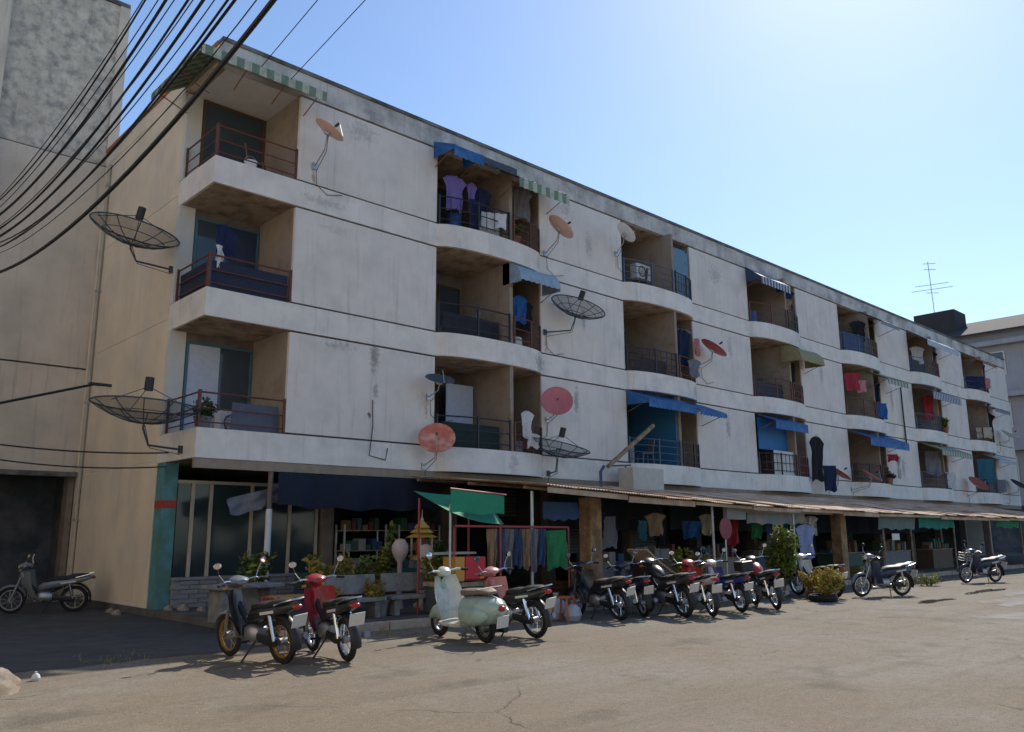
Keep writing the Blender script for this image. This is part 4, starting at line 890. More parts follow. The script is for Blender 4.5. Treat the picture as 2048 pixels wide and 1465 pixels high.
# ================================================================== PLANTS
def leafmat(name, c): return mat('leaf_'+name, c, .6, .35, 9, trans=.25)
LG, LY, LO, LD = leafmat('green', (.085, .14, .03)), leafmat('yellowgreen', (.27, .25, .045)), leafmat('orange', (.36, .20, .045)), leafmat('dark', (.035, .065, .02))
M_STEM = mat('stem', (.13, .10, .06), .9, .2, 9)
M_POT = mat('clay_pot', (.28, .13, .075), .85, .2, 8); M_POT2 = mat('grey_pot', (.18, .18, .18), .85, .2, 8)
def plant(label, loc, h, sp, n, ms, pot=True, z0=.25, leaf=.09, cat='plant', name='potted_plant', group='plants in front of the shops', tyre=False):
    t = thing(name, label, cat, loc, rnd(0, 6), group)
    if tyre: MB().torus((0, 0, 0), .26, .085, n=24, m=8).build('tyre_planter', M_RUBBER, t, smooth=True).rotation_euler = (R(90), 0, 0); t.children[0].location = (0, 0, .085)
    elif pot: MB().lathe([(.02, 0), (.13, 0), (.17, z0), (.19, z0), (.19, z0+.03), (.155, z0+.03), (.15, z0-.02), (.01, z0-.02)], n=16).build('pot', random.choice([M_POT, M_POT2]), t, smooth=True)
    stems = []
    for k in range(max(4, int(sp*12))):
        a = rnd(0, 6.28); q = rnd(.2, 1)**.7*sp; top = Vector((math.cos(a)*q, math.sin(a)*q, h*rnd(.55, 1)))
        base = Vector((math.cos(a)*.05, math.sin(a)*.05, z0-.04)); midp = (base+top)/2+Vector((0, 0, .12*h))*.4
        MB().path([base, midp, top], [.012, .008, .003], 5).build('stem', M_STEM, t); stems.append((base, midp, top))
    for mi, m in enumerate(ms):
        L = MB()
        for k in range(n//len(ms)):
            b, mm, tp = random.choice(stems); s = rnd(.25, 1)
            p = (b*(1-s)+mm*s)*(1-s)+(mm*(1-s)+tp*s)*s + Vector((rnd(-1,1), rnd(-1,1), rnd(-.8,.8)))*sp*.22
            d = Vector((rnd(-1,1), rnd(-1,1), rnd(-.5,.9))).normalized(); w = d.cross(Vector((rnd(-1,1), rnd(-1,1), rnd(-1,1)))).normalized(); nn = d.cross(w); l = leaf*rnd(.6, 1.4)
            L.add([p, p+d*l*.5+w*l*.26-nn*l*.05, p+d*l-nn*l*.16, p+d*l*.5-w*l*.26-nn*l*.05], [(0, 1, 2, 3)])
        tag(L.build('foliage', m, t), kind='stuff')
    return t
plant('tall leafy green shrub standing behind the black motorcycle', (13.35, -5.0, 0), 1.9, .62, 3000, [LG, LY, LG], z0=.2, leaf=.11, name='shrub', cat='shrub', pot=False)
plant('yellow green bush growing in an old tyre', (12.75, -6.35, 0), .85, .50, 2000, [LY, LO, LY], z0=.12, leaf=.08, tyre=True, name='shrub', cat='shrub')
plant('rusty orange bush right of the yellow tyre bush', (13.6, -5.65, 0), .75, .32, 500, [LO, LY], z0=.15, leaf=.08)
plant('bushy yellow flowering plant behind the lounger', (10.6, -4.3, 0), 1.25, .30, 600, [LY, LO], leaf=.08)
plant('green plant left of the yellow flowering plant', (9.9, -4.2, 0), 1.25, .30, 500, [LG, LY], leaf=.09)
plant('large loose green plant beside the mint scooter', (3.75, -3.05, .15), 1.0, .52, 1700, [LG, LY, LY], leaf=.11)
plant('spiky yellow plant left of the stone bench', (1.35, -2.65, .15), 1.0, .48, 1300, [LY, LO, LG], leaf=.10)
plant('drooping yellow plant by the red motorcycle', (1.0, -3.2, .15), .55, .35, 450, [LO, LY], leaf=.09)
plant('bushy plant left of the shrine', (2.7, -1.5, .15), 1.05, .42, 900, [LG, LY], leaf=.12)
plant('pale climber in front of the shop window', (4.0, -.6, .15), 1.7, .40, 700, [LY, LG], leaf=.11)
plant('dark fern in the shade between shrine and stall', (4.6, -2.6, .15), 1.0, .35, 600, [LD, LG], leaf=.10)
plant('dark leafy plant behind the low terrazzo table', (.9, -.9, .15), 1.25, .42, 900, [LD, LG, LY], leaf=.11)
plant('mottled yellow plant behind the stone bench, left of the bushy plant', (2.0, -1.9, .15), 1.15, .42, 1000, [LY, LG, LO], leaf=.11)
plant('deep green plant under the navy tarpaulin, right of the shrine', (5.1, -1.3, .15), 1.5, .42, 900, [LD, LG], leaf=.12)
plant('small yellow plant beside the front wheel of the mint scooter', (2.35, -3.05, .15), .75, .34, 600, [LY, LO], leaf=.09)
plant('weedy plant at the far grass strip', (20.4, -5.9, 0), .32, .55, 500, [LY, LG], pot=False, z0=.05, leaf=.07, name='weed_clump', cat='weeds')
plant('low weeds by the far motorcycle', (18.2, -5.8, 0), .25, .5, 400, [LY, LG], pot=False, z0=.05, leaf=.07, name='weed_clump', cat='weeds')
plant('yellow plant trailing from the sixth column middle balcony', (39.2, -.30, zt(1)), .9, .35, 400, [LY, LG], leaf=.12, group='plants on the balconies')
plant('potted greenery on the lowest balcony of the fifth column', (31.7, -.3, zt(0)), .6, .3, 300, [LG, LD], leaf=.11, group='plants on the balconies')
plant('reddish plant on the top curved balcony right half', (8.7, -.05, zt(2)), .75, .28, 300, [LO, LG], leaf=.08, group='plants on the balconies')
plant('dark leafy plant at the lowest corner balcony rail', (.32, .5, zt(0)), .62, .3, 400, [LD, LG], leaf=.09, group='plants on the balconies')
# weeds and grit along the kerb: nobody could count them
W = MB()
for k in range(2600):
    x = rnd(-3, 30)**1.0; y = -4.35+random.gauss(0, .35)+(-.8 if x > 12 else 0)*rnd(0, 1); h = rnd(.02, .09); a = rnd(0, 6.28); w = .006
    if math.sin(x*1.7)+math.sin(x*.6+1) < .2: continue
    W.add([(x-w*math.cos(a), y-w*math.sin(a), 0), (x+w*math.cos(a), y+w*math.sin(a), 0), (x+rnd(-.04, .04), y+rnd(-.04, .04), h)], [(0, 1, 2)])
tag(W.build('grass_weeds', LY), 'thin dry grass tufts along the kerb', 'grass', kind='stuff')
Gv = MB(); M_GRIT = mat('grit', (.27, .24, .20), .95, .3, 30)
for k in range(9000):
    x = rnd(-5, 18); y = rnd(-13.5, -4.2); s = rnd(.003, .010)*(1.5 if random.random() < .05 else 1)
    Gv.add([(x-s, y-s*.6, 0), (x+s, y-s*.7, 0), (x+s*.6, y+s, 0), (x-s*.8, y+s*.7, 0), (x+rnd(-.3, .3)*s, y+rnd(-.3, .3)*s, s*rnd(.4, .7))], [(0,1,4), (1,2,4), (2,3,4), (3,0,4)])
tag(Gv.build('gravel', M_GRIT), 'loose grit scattered over the dusty road', 'gravel', kind='stuff')
# puddles at the right
M_WATER = mat('puddle_water', (.10, .09, .075), .06, 0, spec=.5)
def puddle(cx, cy, rx, ry, seed):
    random.seed(seed); pts = []
    for k in range(40):
        a = 2*math.pi*k/40; q = 1+.22*math.sin(3*a+seed)+.15*math.sin(5*a+2*seed)+.08*math.sin(9*a+seed*3); pts.append((cx+rx*q*math.cos(a), cy+ry*q*math.sin(a), .004))
    tag(MB().add(pts, [tuple(range(40))]).build('puddle', M_WATER), kind='structure')
def pale_patch(cx, cy, rx, ry, seed):
    pts = []
    for k in range(60):
        a = 2*math.pi*k/60; q = 1+.20*math.sin(3*a+seed)+.16*math.sin(5*a+2*seed)+.10*math.sin(11*a+seed*3)+.06*math.sin(19*a+seed); pts.append((cx+rx*q*math.cos(a), cy+ry*q*math.sin(a), .004))
    tag(MB().add(pts, [tuple(range(60))]).build('pale_wet_patch', mat('pale_wet_patch', (.25, .235, .215), .92, .25, 5, bump=.4, bscale=40, col2=(.185, .165, .14), mix2=.50, s2=2.5, spec=.2)), kind='structure')  # pale colour stands in for bright sky reflection on wet ground
pale_patch(11.7, -10.75, .9, .6, 1); pale_patch(16.2, -9.7, 2.2, .55, 2); pale_patch(20.5, -9.0, 2.4, .6, 6); puddle(14.6, -8.2, 1.0, .18, 3); puddle(19.0, -7.9, 1.5, .2, 4); pale_patch(5.95, -12.6, .22, .16, 5)
random.seed(23)

def wire(label, pts, r=.009):
    o = MB().path([Vector(p)-Vector(pts[0]) for p in pts], r, 6).build('wire', M_CABLE, None, smooth=True); o.location = pts[0]; tag(o, label, 'cable', 'wires fixed to the building')
# ================================================================== STREET THINGS
M_STONE = mat('stone_bench', (.24, .235, .225), .9, .15, 12, bump=.3, bscale=40, col2=(.17, .165, .155), s2=4)
def stone_seat(name, label, cat, loc, rz, L, Wd, H, back=False):
    t = thing(name, label, cat, loc, rz, 'stone furniture by the kerb')
    MB().box(-L/2, L/2, -Wd/2, Wd/2, H-.07, H).build('top', M_STONE, t, bevel=.012)
    for s in (-1, 1): MB().box(s*L*.36-.06, s*L*.36+.06, -Wd*.36, Wd*.36, 0, H-.071).build('leg', M_STONE, t, bevel=.01)
    if back:
        MB().obox((0, Wd/2-.02, H+.22), (L, .06, .34), Matrix.Rotation(R(-10), 3, 'X')).build('backrest', M_STONE, t, bevel=.012)
stone_seat('stone_bench', 'grey terrazzo bench with backrest behind the red motorcycle', 'bench', (1.75, -3.15, .15), .05, 1.15, .40, .36, True)
stone_seat('stone_bench', 'grey terrazzo bench with backrest left of the mint scooter', 'bench', (3.05, -3.10, .15), -.04, 1.15, .40, .36, True)
stone_seat('stone_table', 'low terrazzo table in the shade beside the white pole', 'table', (.25, -1.9, .15), .1, 1.3, .6, .62)

# white pole at the corner of the shop
wp = thing('shop_pole', 'slender white post standing before the first shop front', 'post', (1.67, .05, .15))
MB().tube((0, 0, 0), (0, 0, 2.0), .065, 12).build('shaft', mat('white_post', (.62, .62, .66), .7, .12, 6), wp, smooth=True)
MB().tube((0, 0, 2.0), (0, 0, 2.77), .055, 12).build('upper_shaft', mat('dark_post', (.16, .13, .11), .8, .2, 6), wp, smooth=True)  # upper length of the post is coloured darker than the lower
# first shop front: plinth of brick courses, mullions, dark glass
sf = thing('shop_front', 'dark glazed shop front with thin pale mullions by the teal column', None, (0, 0, .15)); sf.parent = apt
M_BRK = mat('plinth_brick', (.22, .12, .09), .9, .25, 9); M_BRK2 = mat('plinth_grey', (.26, .25, .25), .9, .2, 9)
MB().box(.3, 3.6, 1.34, 1.62, 0, .56).build('plinth', M_BRK2, sf)
bk = None
for r_ in range(6):
    for c_ in range(8):
        x = .42+.40*c_+(.2 if r_ % 2 else 0)
        if x > 3.5: continue
        if bk is None: bk = MB().box(-.185, .185, -.02, .02, -.04, .04).build('brick', M_BRK2, sf, bevel=.006); o = bk
        else: o = share(bk, sf)
        o.location = (x, 1.328, .05+.092*r_)
MB().box(.28, 3.65, 1.28, 1.66, .561, .62).build('sill', M_BRK2, sf, bevel=.008)
MUL = mat('mullion_pale', (.46, .40, .32), .7, .1, 9)
for x in (.62, 1.02, 1.96, 2.9, 3.6):
    MB().box(x-.035, x+.035, 1.42, 1.52, .621, 2.55).build('mullion', MUL, sf)
MB().box(.29, 3.68, 1.42, 1.52, 2.551, 2.62).build('head_rail', MUL, sf)
for a, b_ in ((.30, .58), (.66, .98), (1.06, 1.92), (2.0, 2.86), (2.94, 3.56)):
    MB().box(a, b_, 1.455, 1.465, .622, 2.549).build('pane', mat('shop_glass', (.03, .045, .05), .12, .15, 2, spec=.5), sf)
o = cloth('pale sagging canvas pinned up behind the white post', 1.45, .35, 2.50, 1.25, .36, 'grey', .12, 'towel', 'canvas', 'canvas_strip', None)
o.rotation_euler = (0, R(-14), .1)

# dark blue tarpaulin hanging under the first floor
M_TARP = mat('tarp_navy', (.012, .017, .035), .8, .2, 5, trans=.12)
def tarp(label, x0, x1, y, z1, z0, m, sag=.06, name='shade_tarp', grp='shade cloths hung under the first floor'):
    Wd = x1-x0; ph = rnd(0, 6)
    def fn(u, v): return ((u-.5)*Wd, .05*math.sin(u*Wd*4+ph)*v+.03*math.sin(u*Wd*9)*v, -v*(z1-z0)-sag*math.sin(math.pi*u)*v-.03*math.sin(u*23+ph)*v)
    o = MB().sheet(fn, max(12, int(Wd*10)), 6, (0, .012, 0)).build(name, m, None, smooth=True)
    o.location = ((x0+x1)/2, y, z1); return tag(o, label, 'tarpaulin', grp)
tarp('wide navy tarpaulin hanging above the plants', 1.75, 6.1, -.14, 2.9, 2.22, M_TARP)
tarp('black shade cloth hanging behind the tan pillar', 8.3, 12.6, -1.9, 2.62, 1.75, mat('tarp_black', (.02, .022, .03), .9, .2, 5))
tarp('dark green shade cloth behind the leafy shrub', 12.9, 19.4, -1.9, 2.58, 1.7, mat('tarp_dkgreen', (.02, .035, .035), .9, .2, 5))
tarp('blue black shade cloth in the far shops', 20.6, 31.0, -1.9, 2.52, 1.6, mat('tarp_blueblack', (.015, .025, .05), .9, .2, 5))
tarp('grey green valance cloth hanging from the tin roof', 21.4, 24.4, -4.12, 2.20, 1.72, mat('tarp_greygreen', (.17, .24, .23), .8, .15, 5, trans=.2), .02, 'hanging_cloth')
tarp('bright teal cloth hanging from the tin roof edge', 24.7, 28.0, -4.12, 2.18, 1.75, mat('tarp_teal', (.03, .26, .22), .8, .15, 5, trans=.25), .03, 'hanging_cloth')
tarp('green cloth at the far end of the tin roof', 33, 36, -4.12, 2.2, 1.8, mat('tarp_grn', (.03, .24, .13), .8, .15, 5, trans=.2), .03, 'hanging_cloth')
tarp('mixed pink banner strip under the tin roof behind the shrub', 13.9, 17.1, -3.75, 2.16, 1.86, mat('banner_pink', (.40, .33, .30), .8, .1, 4, col2=(.20, .28, .34), s2=1.5), .02, 'hanging_cloth')
tarp('small bluish tarpaulin scrap beside the tan pillar', 6.4, 7.5, -3.3, 2.30, 1.95, mat('tarp_blue', (.06, .12, .26), .8, .15, 5, trans=.2), .05, 'hanging_cloth')
panel('notice_board', 'small white notice under the grey green cloth', 'sign', 22.6, 23.2, -4.0, -3.98, 1.34, 1.56, M_PLATE)
panel('fascia_board', 'weathered grey board fixed below the tin roof edge', 'board', 13.2, 18.3, -4.06, -4.03, 2.14, 2.30, mat('grey_board', (.32, .30, .26), .9, .15, 4))
panel('vent_box', 'grey louvred vent box hung under the tin roof', 'vent', 12.2, 13.1, -4.2, -4.08, 1.95, 2.30, mat('vent_grey', (.26, .27, .27), .8, .15, 5))
# round red sign on a stick
rs = thing('round_sign', 'faded round red sign on a thin stake', 'sign', (11.6, -4.5, 0))
MB().tube((0, 0, 0), (0, 0, 1.5), .022, 8).build('stake', M_STEEL, rs)
MB().tube((0, -.03, 1.72), (0, -.012, 1.72), .27, 24).build('disc', mat('sign_red', (.24, .04, .05), .6, .2, 6), rs)

# food stall: red frame, green canopy, coloured boxes
st = thing('market_stall', 'small stall with red frame, green tarpaulin roof and red box', 'stall', (3.15, -4.1, 0))
M_RFR = mat('stall_red', (.34, .06, .06), .6, .15, 8); M_GT = mat('stall_green', (.04, .34, .20), .7, .12, 6, trans=.35)
for x, y, h, m in ((0, 0, 2.15, M_STEEL), (.18, .1, 1.75, M_RFR), (1.25, .0, 1.85, M_RFR), (.0, .95, 2.3, M_RFR), (1.25, .95, 2.1, M_RFR)):
    MB().tube((x, y, .0), (x, y, h), .022, 8).build('post', m, st)
MB().tube((.1, -.02, 1.76), (3.2, .02, 1.74), .022, 8).build('long_rail', M_RFR, st)
MB().tube((3.2, .02, 1.74), (3.2, .02, .0), .020, 8).build('post', M_RFR, st)
def gf(u, v): return (-.05+1.35*u+.35*v*u, -.05+1.1*v, 2.02+.42*v-.22*u*(1-v)+.05*math.sin(u*math.pi)*-1)
MB().sheet(gf, 12, 8, (0, 0, -.01)).build('roof_tarp', M_GT, st, smooth=True)
def gv(u, v): return (-.05+1.35*u, -.08-.02*math.sin(u*11), 2.42-.08*u-v*(.42-.06*u)+.02*math.sin(u*9)*v)
MB().sheet(gv, 14, 5, (0, .01, 0)).build('front_tarp', M_GT, st, smooth=True)
MB().tube((-.05, -.06, 2.44), (1.35, -.06, 2.36), .018, 6).build('tarp_bar', M_RFR, st)
MB().box(.12, .34, -.02, .35, .76, 1.20).build('orange_panel', mat('stall_orange', (.52, .26, .05), .6, .1, 6), st, bevel=.01)
MB().box(.36, .86, -.02, .35, .78, 1.20).build('red_box', mat('stall_redbox', (.50, .02, .03), .5, .08, 6), st, bevel=.02)
MB().box(.0, 1.2, .0, .8, .66, .74).build('counter', M_WOOD, st)
MB().box(.05, 1.15, .05, .75, .25, .655).build('cupboard', M_DARKIN, st)
MB().box(-.1, .9, .3, .7, 1.24, 1.28).build('shelf', mat('shelf_pale', (.38, .40, .32), .7, .1, 5), st)
for k in range(7):
    cols = ['tan', 'jeans', 'grey', 'jeans', 'tan', 'grey', 'jeans']; nm = ['tan trousers', 'blue jeans', 'grey trousers', 'faded jeans', 'brown trousers', 'pale grey trousers', 'dark jeans'][k]
    cloth(nm+' hanging on the stall rail, '+['first', 'second', 'third', 'fourth', 'fifth', 'sixth', 'seventh'][k]+' from the red box', 4.22+.225*k, -4.06, 1.71, .20, .72+.05*(k % 3), cols[k], .15*(k % 2), 'trousers', name='hanging_trousers', group='trousers on the stall rail')
cloth('green banner cloth at the right end of the stall rail', 5.96, -4.1, 1.68, .44, .76, 'green', .05, 'towel', 'banner', 'hanging_banner', None)
# pale plastic bags and a stool under the banner
def bag(label, loc, s, m):
    o = MB().lathe([(.02, 0), (.75*s, .02*s), (s, .5*s), (.85*s, 1.1*s), (.35*s, 1.5*s), (.12*s, 1.62*s), (.25*s, 1.85*s), (.02, 1.8*s)], n=12).build('sack', m, None, smooth=True)
    o.location = loc; o.rotation_euler = (rnd(-.1, .1), rnd(-.1, .1), rnd(0, 3)); o.scale = (1, .85, 1)
    tag(o, label, 'sack', 'sacks on the ground')
M_SACK = mat('sack_pale', (.40, .43, .48), .8, .15, 8); M_SACK2 = mat('sack_white', (.62, .62, .60), .8, .15, 8)
bag('pale blue sack slumped under the green banner', (5.4, -4.6, 0), .26, M_SACK)
bag('grey sack on the ground right of the stall', (5.35, -5.1, 0), .2, M_SACK)
bag('small white bag beside the boulder at the left edge', (-3.82, -5.25, 0), .055, M_SACK2)
def stool(label, loc, m):
    t = thing('plastic_stool', label, 'stool', loc, rnd(0, 1), 'plastic stools')
    MB().box(-.16, .16, -.16, .16, .42, .45).build('seat', m, t, bevel=.01)
    for sx in (-1, 1):
        for sy in (-1, 1): MB().tube((sx*.13, sy*.13, .421), (sx*.18, sy*.18, 0), .022, 6, .018).build('leg', m, t)
stool('orange plastic stool in front of the pale sacks', (5.15, -5.05, 0), mat('stool_orange', (.42, .12, .04), .5, .1, 6))
stool('dark blue plastic stool at the foot of the tan pillar', (7.2, -3.95, 0), mat('stool_blue', (.03, .07, .22), .5, .1, 6))
stool('red plastic stool behind the black motorcycle', (.3, -2.9, .15), mat('stool_red', (.32, .04, .04), .5, .1, 6))
# shrine
sh = thing('spirit_house', 'small golden roofed shrine on a post among the plants', 'shrine', (4.1, -2.0, .15))
M_GLD = mat('shrine_gold', (.55, .34, .05), .4, .15, 12, metal=.3); M_SHW = mat('shrine_cream', (.55, .45, .35), .7, .1, 12)
MB().lathe([(.16, 0), (.16, .06), (.07, .12), (.06, .80), (.11, .90), (.24, .95), (.24, 1.0), (.01, 1.0)], n=12).build('pedestal', M_SHW, sh, smooth=True)
MB().box(-.2, .2, -.2, .2, 1.001, 1.04).build('platform', M_GLD, sh)
for sx in (-1, 1):
    for sy in (-1, 1): MB().tube((sx*.15, sy*.15, 1.04), (sx*.15, sy*.15, 1.40), .022, 6).build('pillar', M_SHW, sh)
MB().box(-.09, .09, -.09, .09, 1.041, 1.36).build('cell', mat('shrine_red', (.30, .08, .03), .6, .1, 9), sh)
for k, (w, z) in enumerate(((.24, 1.40), (.18, 1.50), (.12, 1.60))):
    MB().add([(-w, -w, z), (w, -w, z), (w, w, z), (-w, w, z), (-w*.15, 0, z+.16), (w*.15, 0, z+.16)], [(0,1,5,4), (1,2,5), (2,3,4,5), (3,0,4), (0,3,2,1)]).build('roof_tier', M_GLD, sh)
MB().lathe([(.03, 1.72), (.04, 1.76), (.012, 1.82), (.004, 1.98)], n=8).build('spire', M_SHW, sh)
def urn(label, loc, s):
    o = MB().lathe([(.02, 0), (.10*s, 0), (.06*s, .25*s), (.05*s, .9*s), (.12*s, 1.0*s), (.17*s, 1.12*s), (.17*s, 1.24*s), (.10*s, 1.36*s), (.01, 1.38*s)], n=14).build('garden_lamp', mat('globe_lamp', (.50, .40, .38), .5, .1, 9), None, smooth=True)
    o.location = loc; tag(o, label, 'lamp', 'globe lamps by the shrine')
urn('pinkish globe lamp left of the shrine', (3.55, -2.0, .15), 1.0); urn('cream globe lamp in front of the shrine', (3.75, -2.6, .15), .92)
# low orange plank on trestles behind the red motorcycle
pk = thing('plank_bench', 'orange plank on trestles just behind the red motorcycle', 'bench', (.85, -2.95, .15), .03)
MB().box(-.62, .62, -.13, .13, .42, .46).build('plank', mat('plank_orange', (.42, .22, .07), .7, .15, 7), pk, bevel=.006)
for s in (-.45, .45): MB().box(s-.03, s+.03, -.11, .11, 0, .419).build('trestle', M_WOOD, pk)
# long lounger
lg = thing('deck_lounger', 'long reclining wooden lounger with tan slats and raised back', 'lounger', (9.15, -4.62, 0))
LP = [(-1.20, 1.27), (-.80, 1.01), (-.20, .72), (.50, .57), (1.40, .66)]
def lp(s):
    s *= len(LP)-1; k = min(int(s), len(LP)-2); f = s-k; return LP[k][0]*(1-f)+LP[k+1][0]*f, LP[k][1]*(1-f)+LP[k+1][1]*f
M_SLAT = mat('slat_tan', (.60, .43, .30), .8, .15, 9)
for y in (-.27, .27): MB().path([(lp(k/16)[0], y, lp(k/16)[1]-.03) for k in range(17)], .024, 6).build('side_rail', M_WOOD, lg)
for k in range(26):
    x, z = lp((k+.5)/26); x2, z2 = lp(min(1, (k+1)/26)); x1_, z1_ = lp(k/26); an = math.atan2(z2-z1_, x2-x1_)
    MB().obox((x, 0, z), (.075, .56, .018), Matrix.Rotation(-an, 3, 'Y')).build('slat', M_SLAT if k not in (7, 8, 9) else M_SHW, lg)
for x, z in ((-.55, .86), (.2, .60), (1.2, .60)):
    for y in (-.25, .25): MB().tube((x, y, z), (x+.04, y, 0), .022, 6).build('leg', M_WOOD, lg)
cloth('pale blue shirt hanging on a hook between shrub and pillar', 16.6, -4.0, 1.85, .55, .95, mat('cloth_paleblue', (.32, .38, .62), .95, .15, 14, trans=.15), .4, 'shirt', group='washing hung under the tin roof')
# crates and goods inside the first open shops
CR = [mat('crate_'+n, c, .7, .2, 8) for n, c in dict(blue=(.03, .06, .13), green=(.03, .09, .06), red=(.14, .03, .03), yellow=(.20, .14, .05), brown=(.12, .08, .05), white=(.24, .23, .22), teal=(.03, .10, .11)).items()]
def crate(label, loc, sx, sy, sz, m, rz=0):
    t = thing('crate', label, 'crate', loc, rz, 'crates and cartons at the shop fronts')
    MB().box(-sx/2, sx/2, -sy/2, sy/2, 0, .02).build('base', m, t)
    for k in range(3):
        z0 = .02+(sz-.02)*k/3; z1 = z0+(sz-.02)/3*.78
        MB().box(-sx/2, sx/2, -sy/2, -sy/2+.02, z0+.002, z1).build('slat', m, t); MB().box(-sx/2, sx/2, sy/2-.02, sy/2, z0+.002, z1).build('slat', m, t)
        MB().box(-sx/2, -sx/2+.02, -sy/2+.021, sy/2-.021, z0+.002, z1).build('slat', m, t); MB().box(sx/2-.02, sx/2, -sy/2+.021, sy/2-.021, z0+.002, z1).build('slat', m, t)
    for a in (-1, 1):
        for b_ in (-1, 1): MB().box(a*(sx/2-.03)-.015, a*(sx/2-.03)+.015, b_*(sy/2-.03)-.009, b_*(sy/2-.03)+.009, .021, sz).build('corner_post', m, t)
cs = [('blue crate at the bottom of the stack behind the bushy plant', (2.9, .3, .15), 0), ('green crate on top of the blue crate behind the bushy plant', (2.9, .3, .50), 1), ('brown carton crate right of the bushy plant', (3.9, .5, .15), 4),
      ('white crate on the brown carton crate', (3.9, .5, .50), 5), ('red crate by the second column', (4.8, .2, .15), 2), ('yellow crate in the second shop', (5.5, .6, .15), 3), ('teal crate in the second shop, on the yellow one', (5.5, .6, .5), 6),
      ('brown crate behind the tan pillar', (8.9, -1.6, .15), 4), ('blue crate left of the flowering plant', (9.6, -2.6, .15), 0), ('white crate in the shade right of the round sign', (12.4, -2.4, .15), 5), ('teal crate under the banner strip', (15.2, -2.2, .15), 6),
      ('green crate stacked by the second tan pillar', (18.9, -2.6, .15), 1), ('yellow crate under the grey green cloth', (22.2, -2.8, .15), 3)]
for lb, loc, k in cs: crate(lb, loc, .62, .45, .34, CR[k], rnd(-.2, .2))
def shelf(label, loc, L, n=4, H=1.7):
    t = thing('goods_shelf', label, 'shelf', loc, 0, 'shelves of goods in the shops')
    for sx in (-1, 1):
        for sy in (-1, 1): MB().box(sx*(L/2-.02)-.02, sx*(L/2-.02)+.02, sy*.18-.02, sy*.18+.02, 0, H).build('upright', M_STEEL, t)
    for k in range(n):
        z = .15+(H-.3)*k/(n-1); b_ = MB().box(-L/2+.045, L/2-.045, -.19, .19, z, z+.025).build('board', M_WOOD, t); x = -L/2+.1
        while x < L/2-.2:
            w = rnd(.08, .2); h = rnd(.12, .30); MB().box(x, x+w, -.14, .12, z+.0255, z+.0255+h).build('packet', random.choice(CR), b_); x += w+rnd(.01, .06)
shelf('goods shelf in the second shop behind the shrine', (4.6, 1.05, .15), 1.2); shelf('goods shelf in the second shop next to the third column', (6.2, 1.05, .15), 1.3)

def counter(label, x, y, L, mk):
    t = thing('shop_counter', label, 'counter', (x, y, .15), rnd(-.05, .05), 'shop counters under the tin roof')
    MB().box(-L/2, L/2, -.3, .3, 0, .74).build('cabinet', mk, t); MB().box(-L/2-.04, L/2+.04, -.34, .34, .741, .78).build('top', M_WOOD, t)
    xx = -L/2+.05
    while xx < L/2-.2:
        w = rnd(.10, .28); h = rnd(.10, .42); MB().box(xx, xx+w, rnd(-.25, -.1), rnd(.05, .25), .781, .781+h).build('packet', random.choice(CR), t, bevel=.008); xx += w+rnd(.01, .10)
MC = [mat('cabinet_'+n, c, .7, .2, 5) for n, c in dict(green=(.05, .11, .09), steel=(.17, .18, .19), brown=(.11, .075, .05), blue=(.05, .08, .14), cream=(.26, .23, .18)).items()]
counter('steel shop counter with packets right of the tan pillar', 9.3, -2.4, 1.5, MC[1]); counter('brown shop counter behind the round red sign', 11.6, -2.4, 1.6, MC[2]); counter('cream shop counter behind the leafy shrub', 14.2, -2.4, 1.8, MC[4])
counter('blue shop counter below the pink banner strip', 16.9, -2.4, 1.8, MC[3]); counter('green shop counter right of the second tan pillar', 22.0, -2.4, 2.2, MC[0]); counter('steel shop counter far down under the teal cloth', 26.0, -2.4, 2.4, MC[1]); counter('brown shop counter at the far end of the tin roof', 30.5, -2.4, 2.4, MC[2])
hk = ['navy', 'grey', 'teal', 'tan', 'black', 'blue', 'cream', 'red', 'green', 'jeans', 'grey', 'teal', 'white', 'navy']
wire('washing line strung under the tin roof for the hanging cloths', [(7.9, -3.1, 2.2)]+[(8.5+.72*k+(1.2 if k > 6 else 0), -3.0+.3*math.sin(k*2), 2.16-.1*(k % 3)) for k in range(14)]+[(19.8, -3.2, 2.2)], .006)
for k in range(14):
    x = 8.5+.72*k+(1.2 if k > 6 else 0); w = [.35, .5, .3, .45][k % 4]; h = [.55, .75, .45][k % 3]
    cloth(hk[k]+' cloth hanging for sale under the tin roof, '+['first', 'second', 'third', 'fourth', 'fifth', 'sixth', 'seventh', 'eighth', 'ninth', 'tenth', 'eleventh', 'twelfth', 'thirteenth', 'fourteenth'][k]+' past the tan pillar', x, -3.0+.3*math.sin(k*2), 2.12-.1*(k % 3), w, h, hk[k], .3*math.sin(k), ['shirt', 'towel', 'trousers'][k % 3], 'goods', 'hanging_goods', 'cloths for sale under the tin roof')
# boulder at the left edge
random.seed(3)
def rk(u, v):
    a = u*2*math.pi; p = (v-.5)*math.pi; d = Vector((math.cos(p)*math.cos(a), math.cos(p)*math.sin(a), math.sin(p)))
    q = 1+.13*math.sin(3*d.x+1)+.12*math.sin(4*d.y+2*d.z)+.09*math.sin(7*d.x-5*d.y)+.05*math.sin(11*d.z+9*d.x)
    return (d.x*.42*q, d.y*.46*q, max(-.02, d.z*.34*q+.04))
bo = MB().grid(rk, 36, 18).build('boulder', mat('boulder_stone', (.33, .275, .215), .95, .25, 5, bump=.6, bscale=14, col2=(.22, .17, .12), s2=3), None, smooth=True)
bo.location = (-4.42, -5.62, -.03); bo.scale = (.9, .8, .55); tag(bo, 'rough tan boulder lying at the left edge of the road', 'boulder')
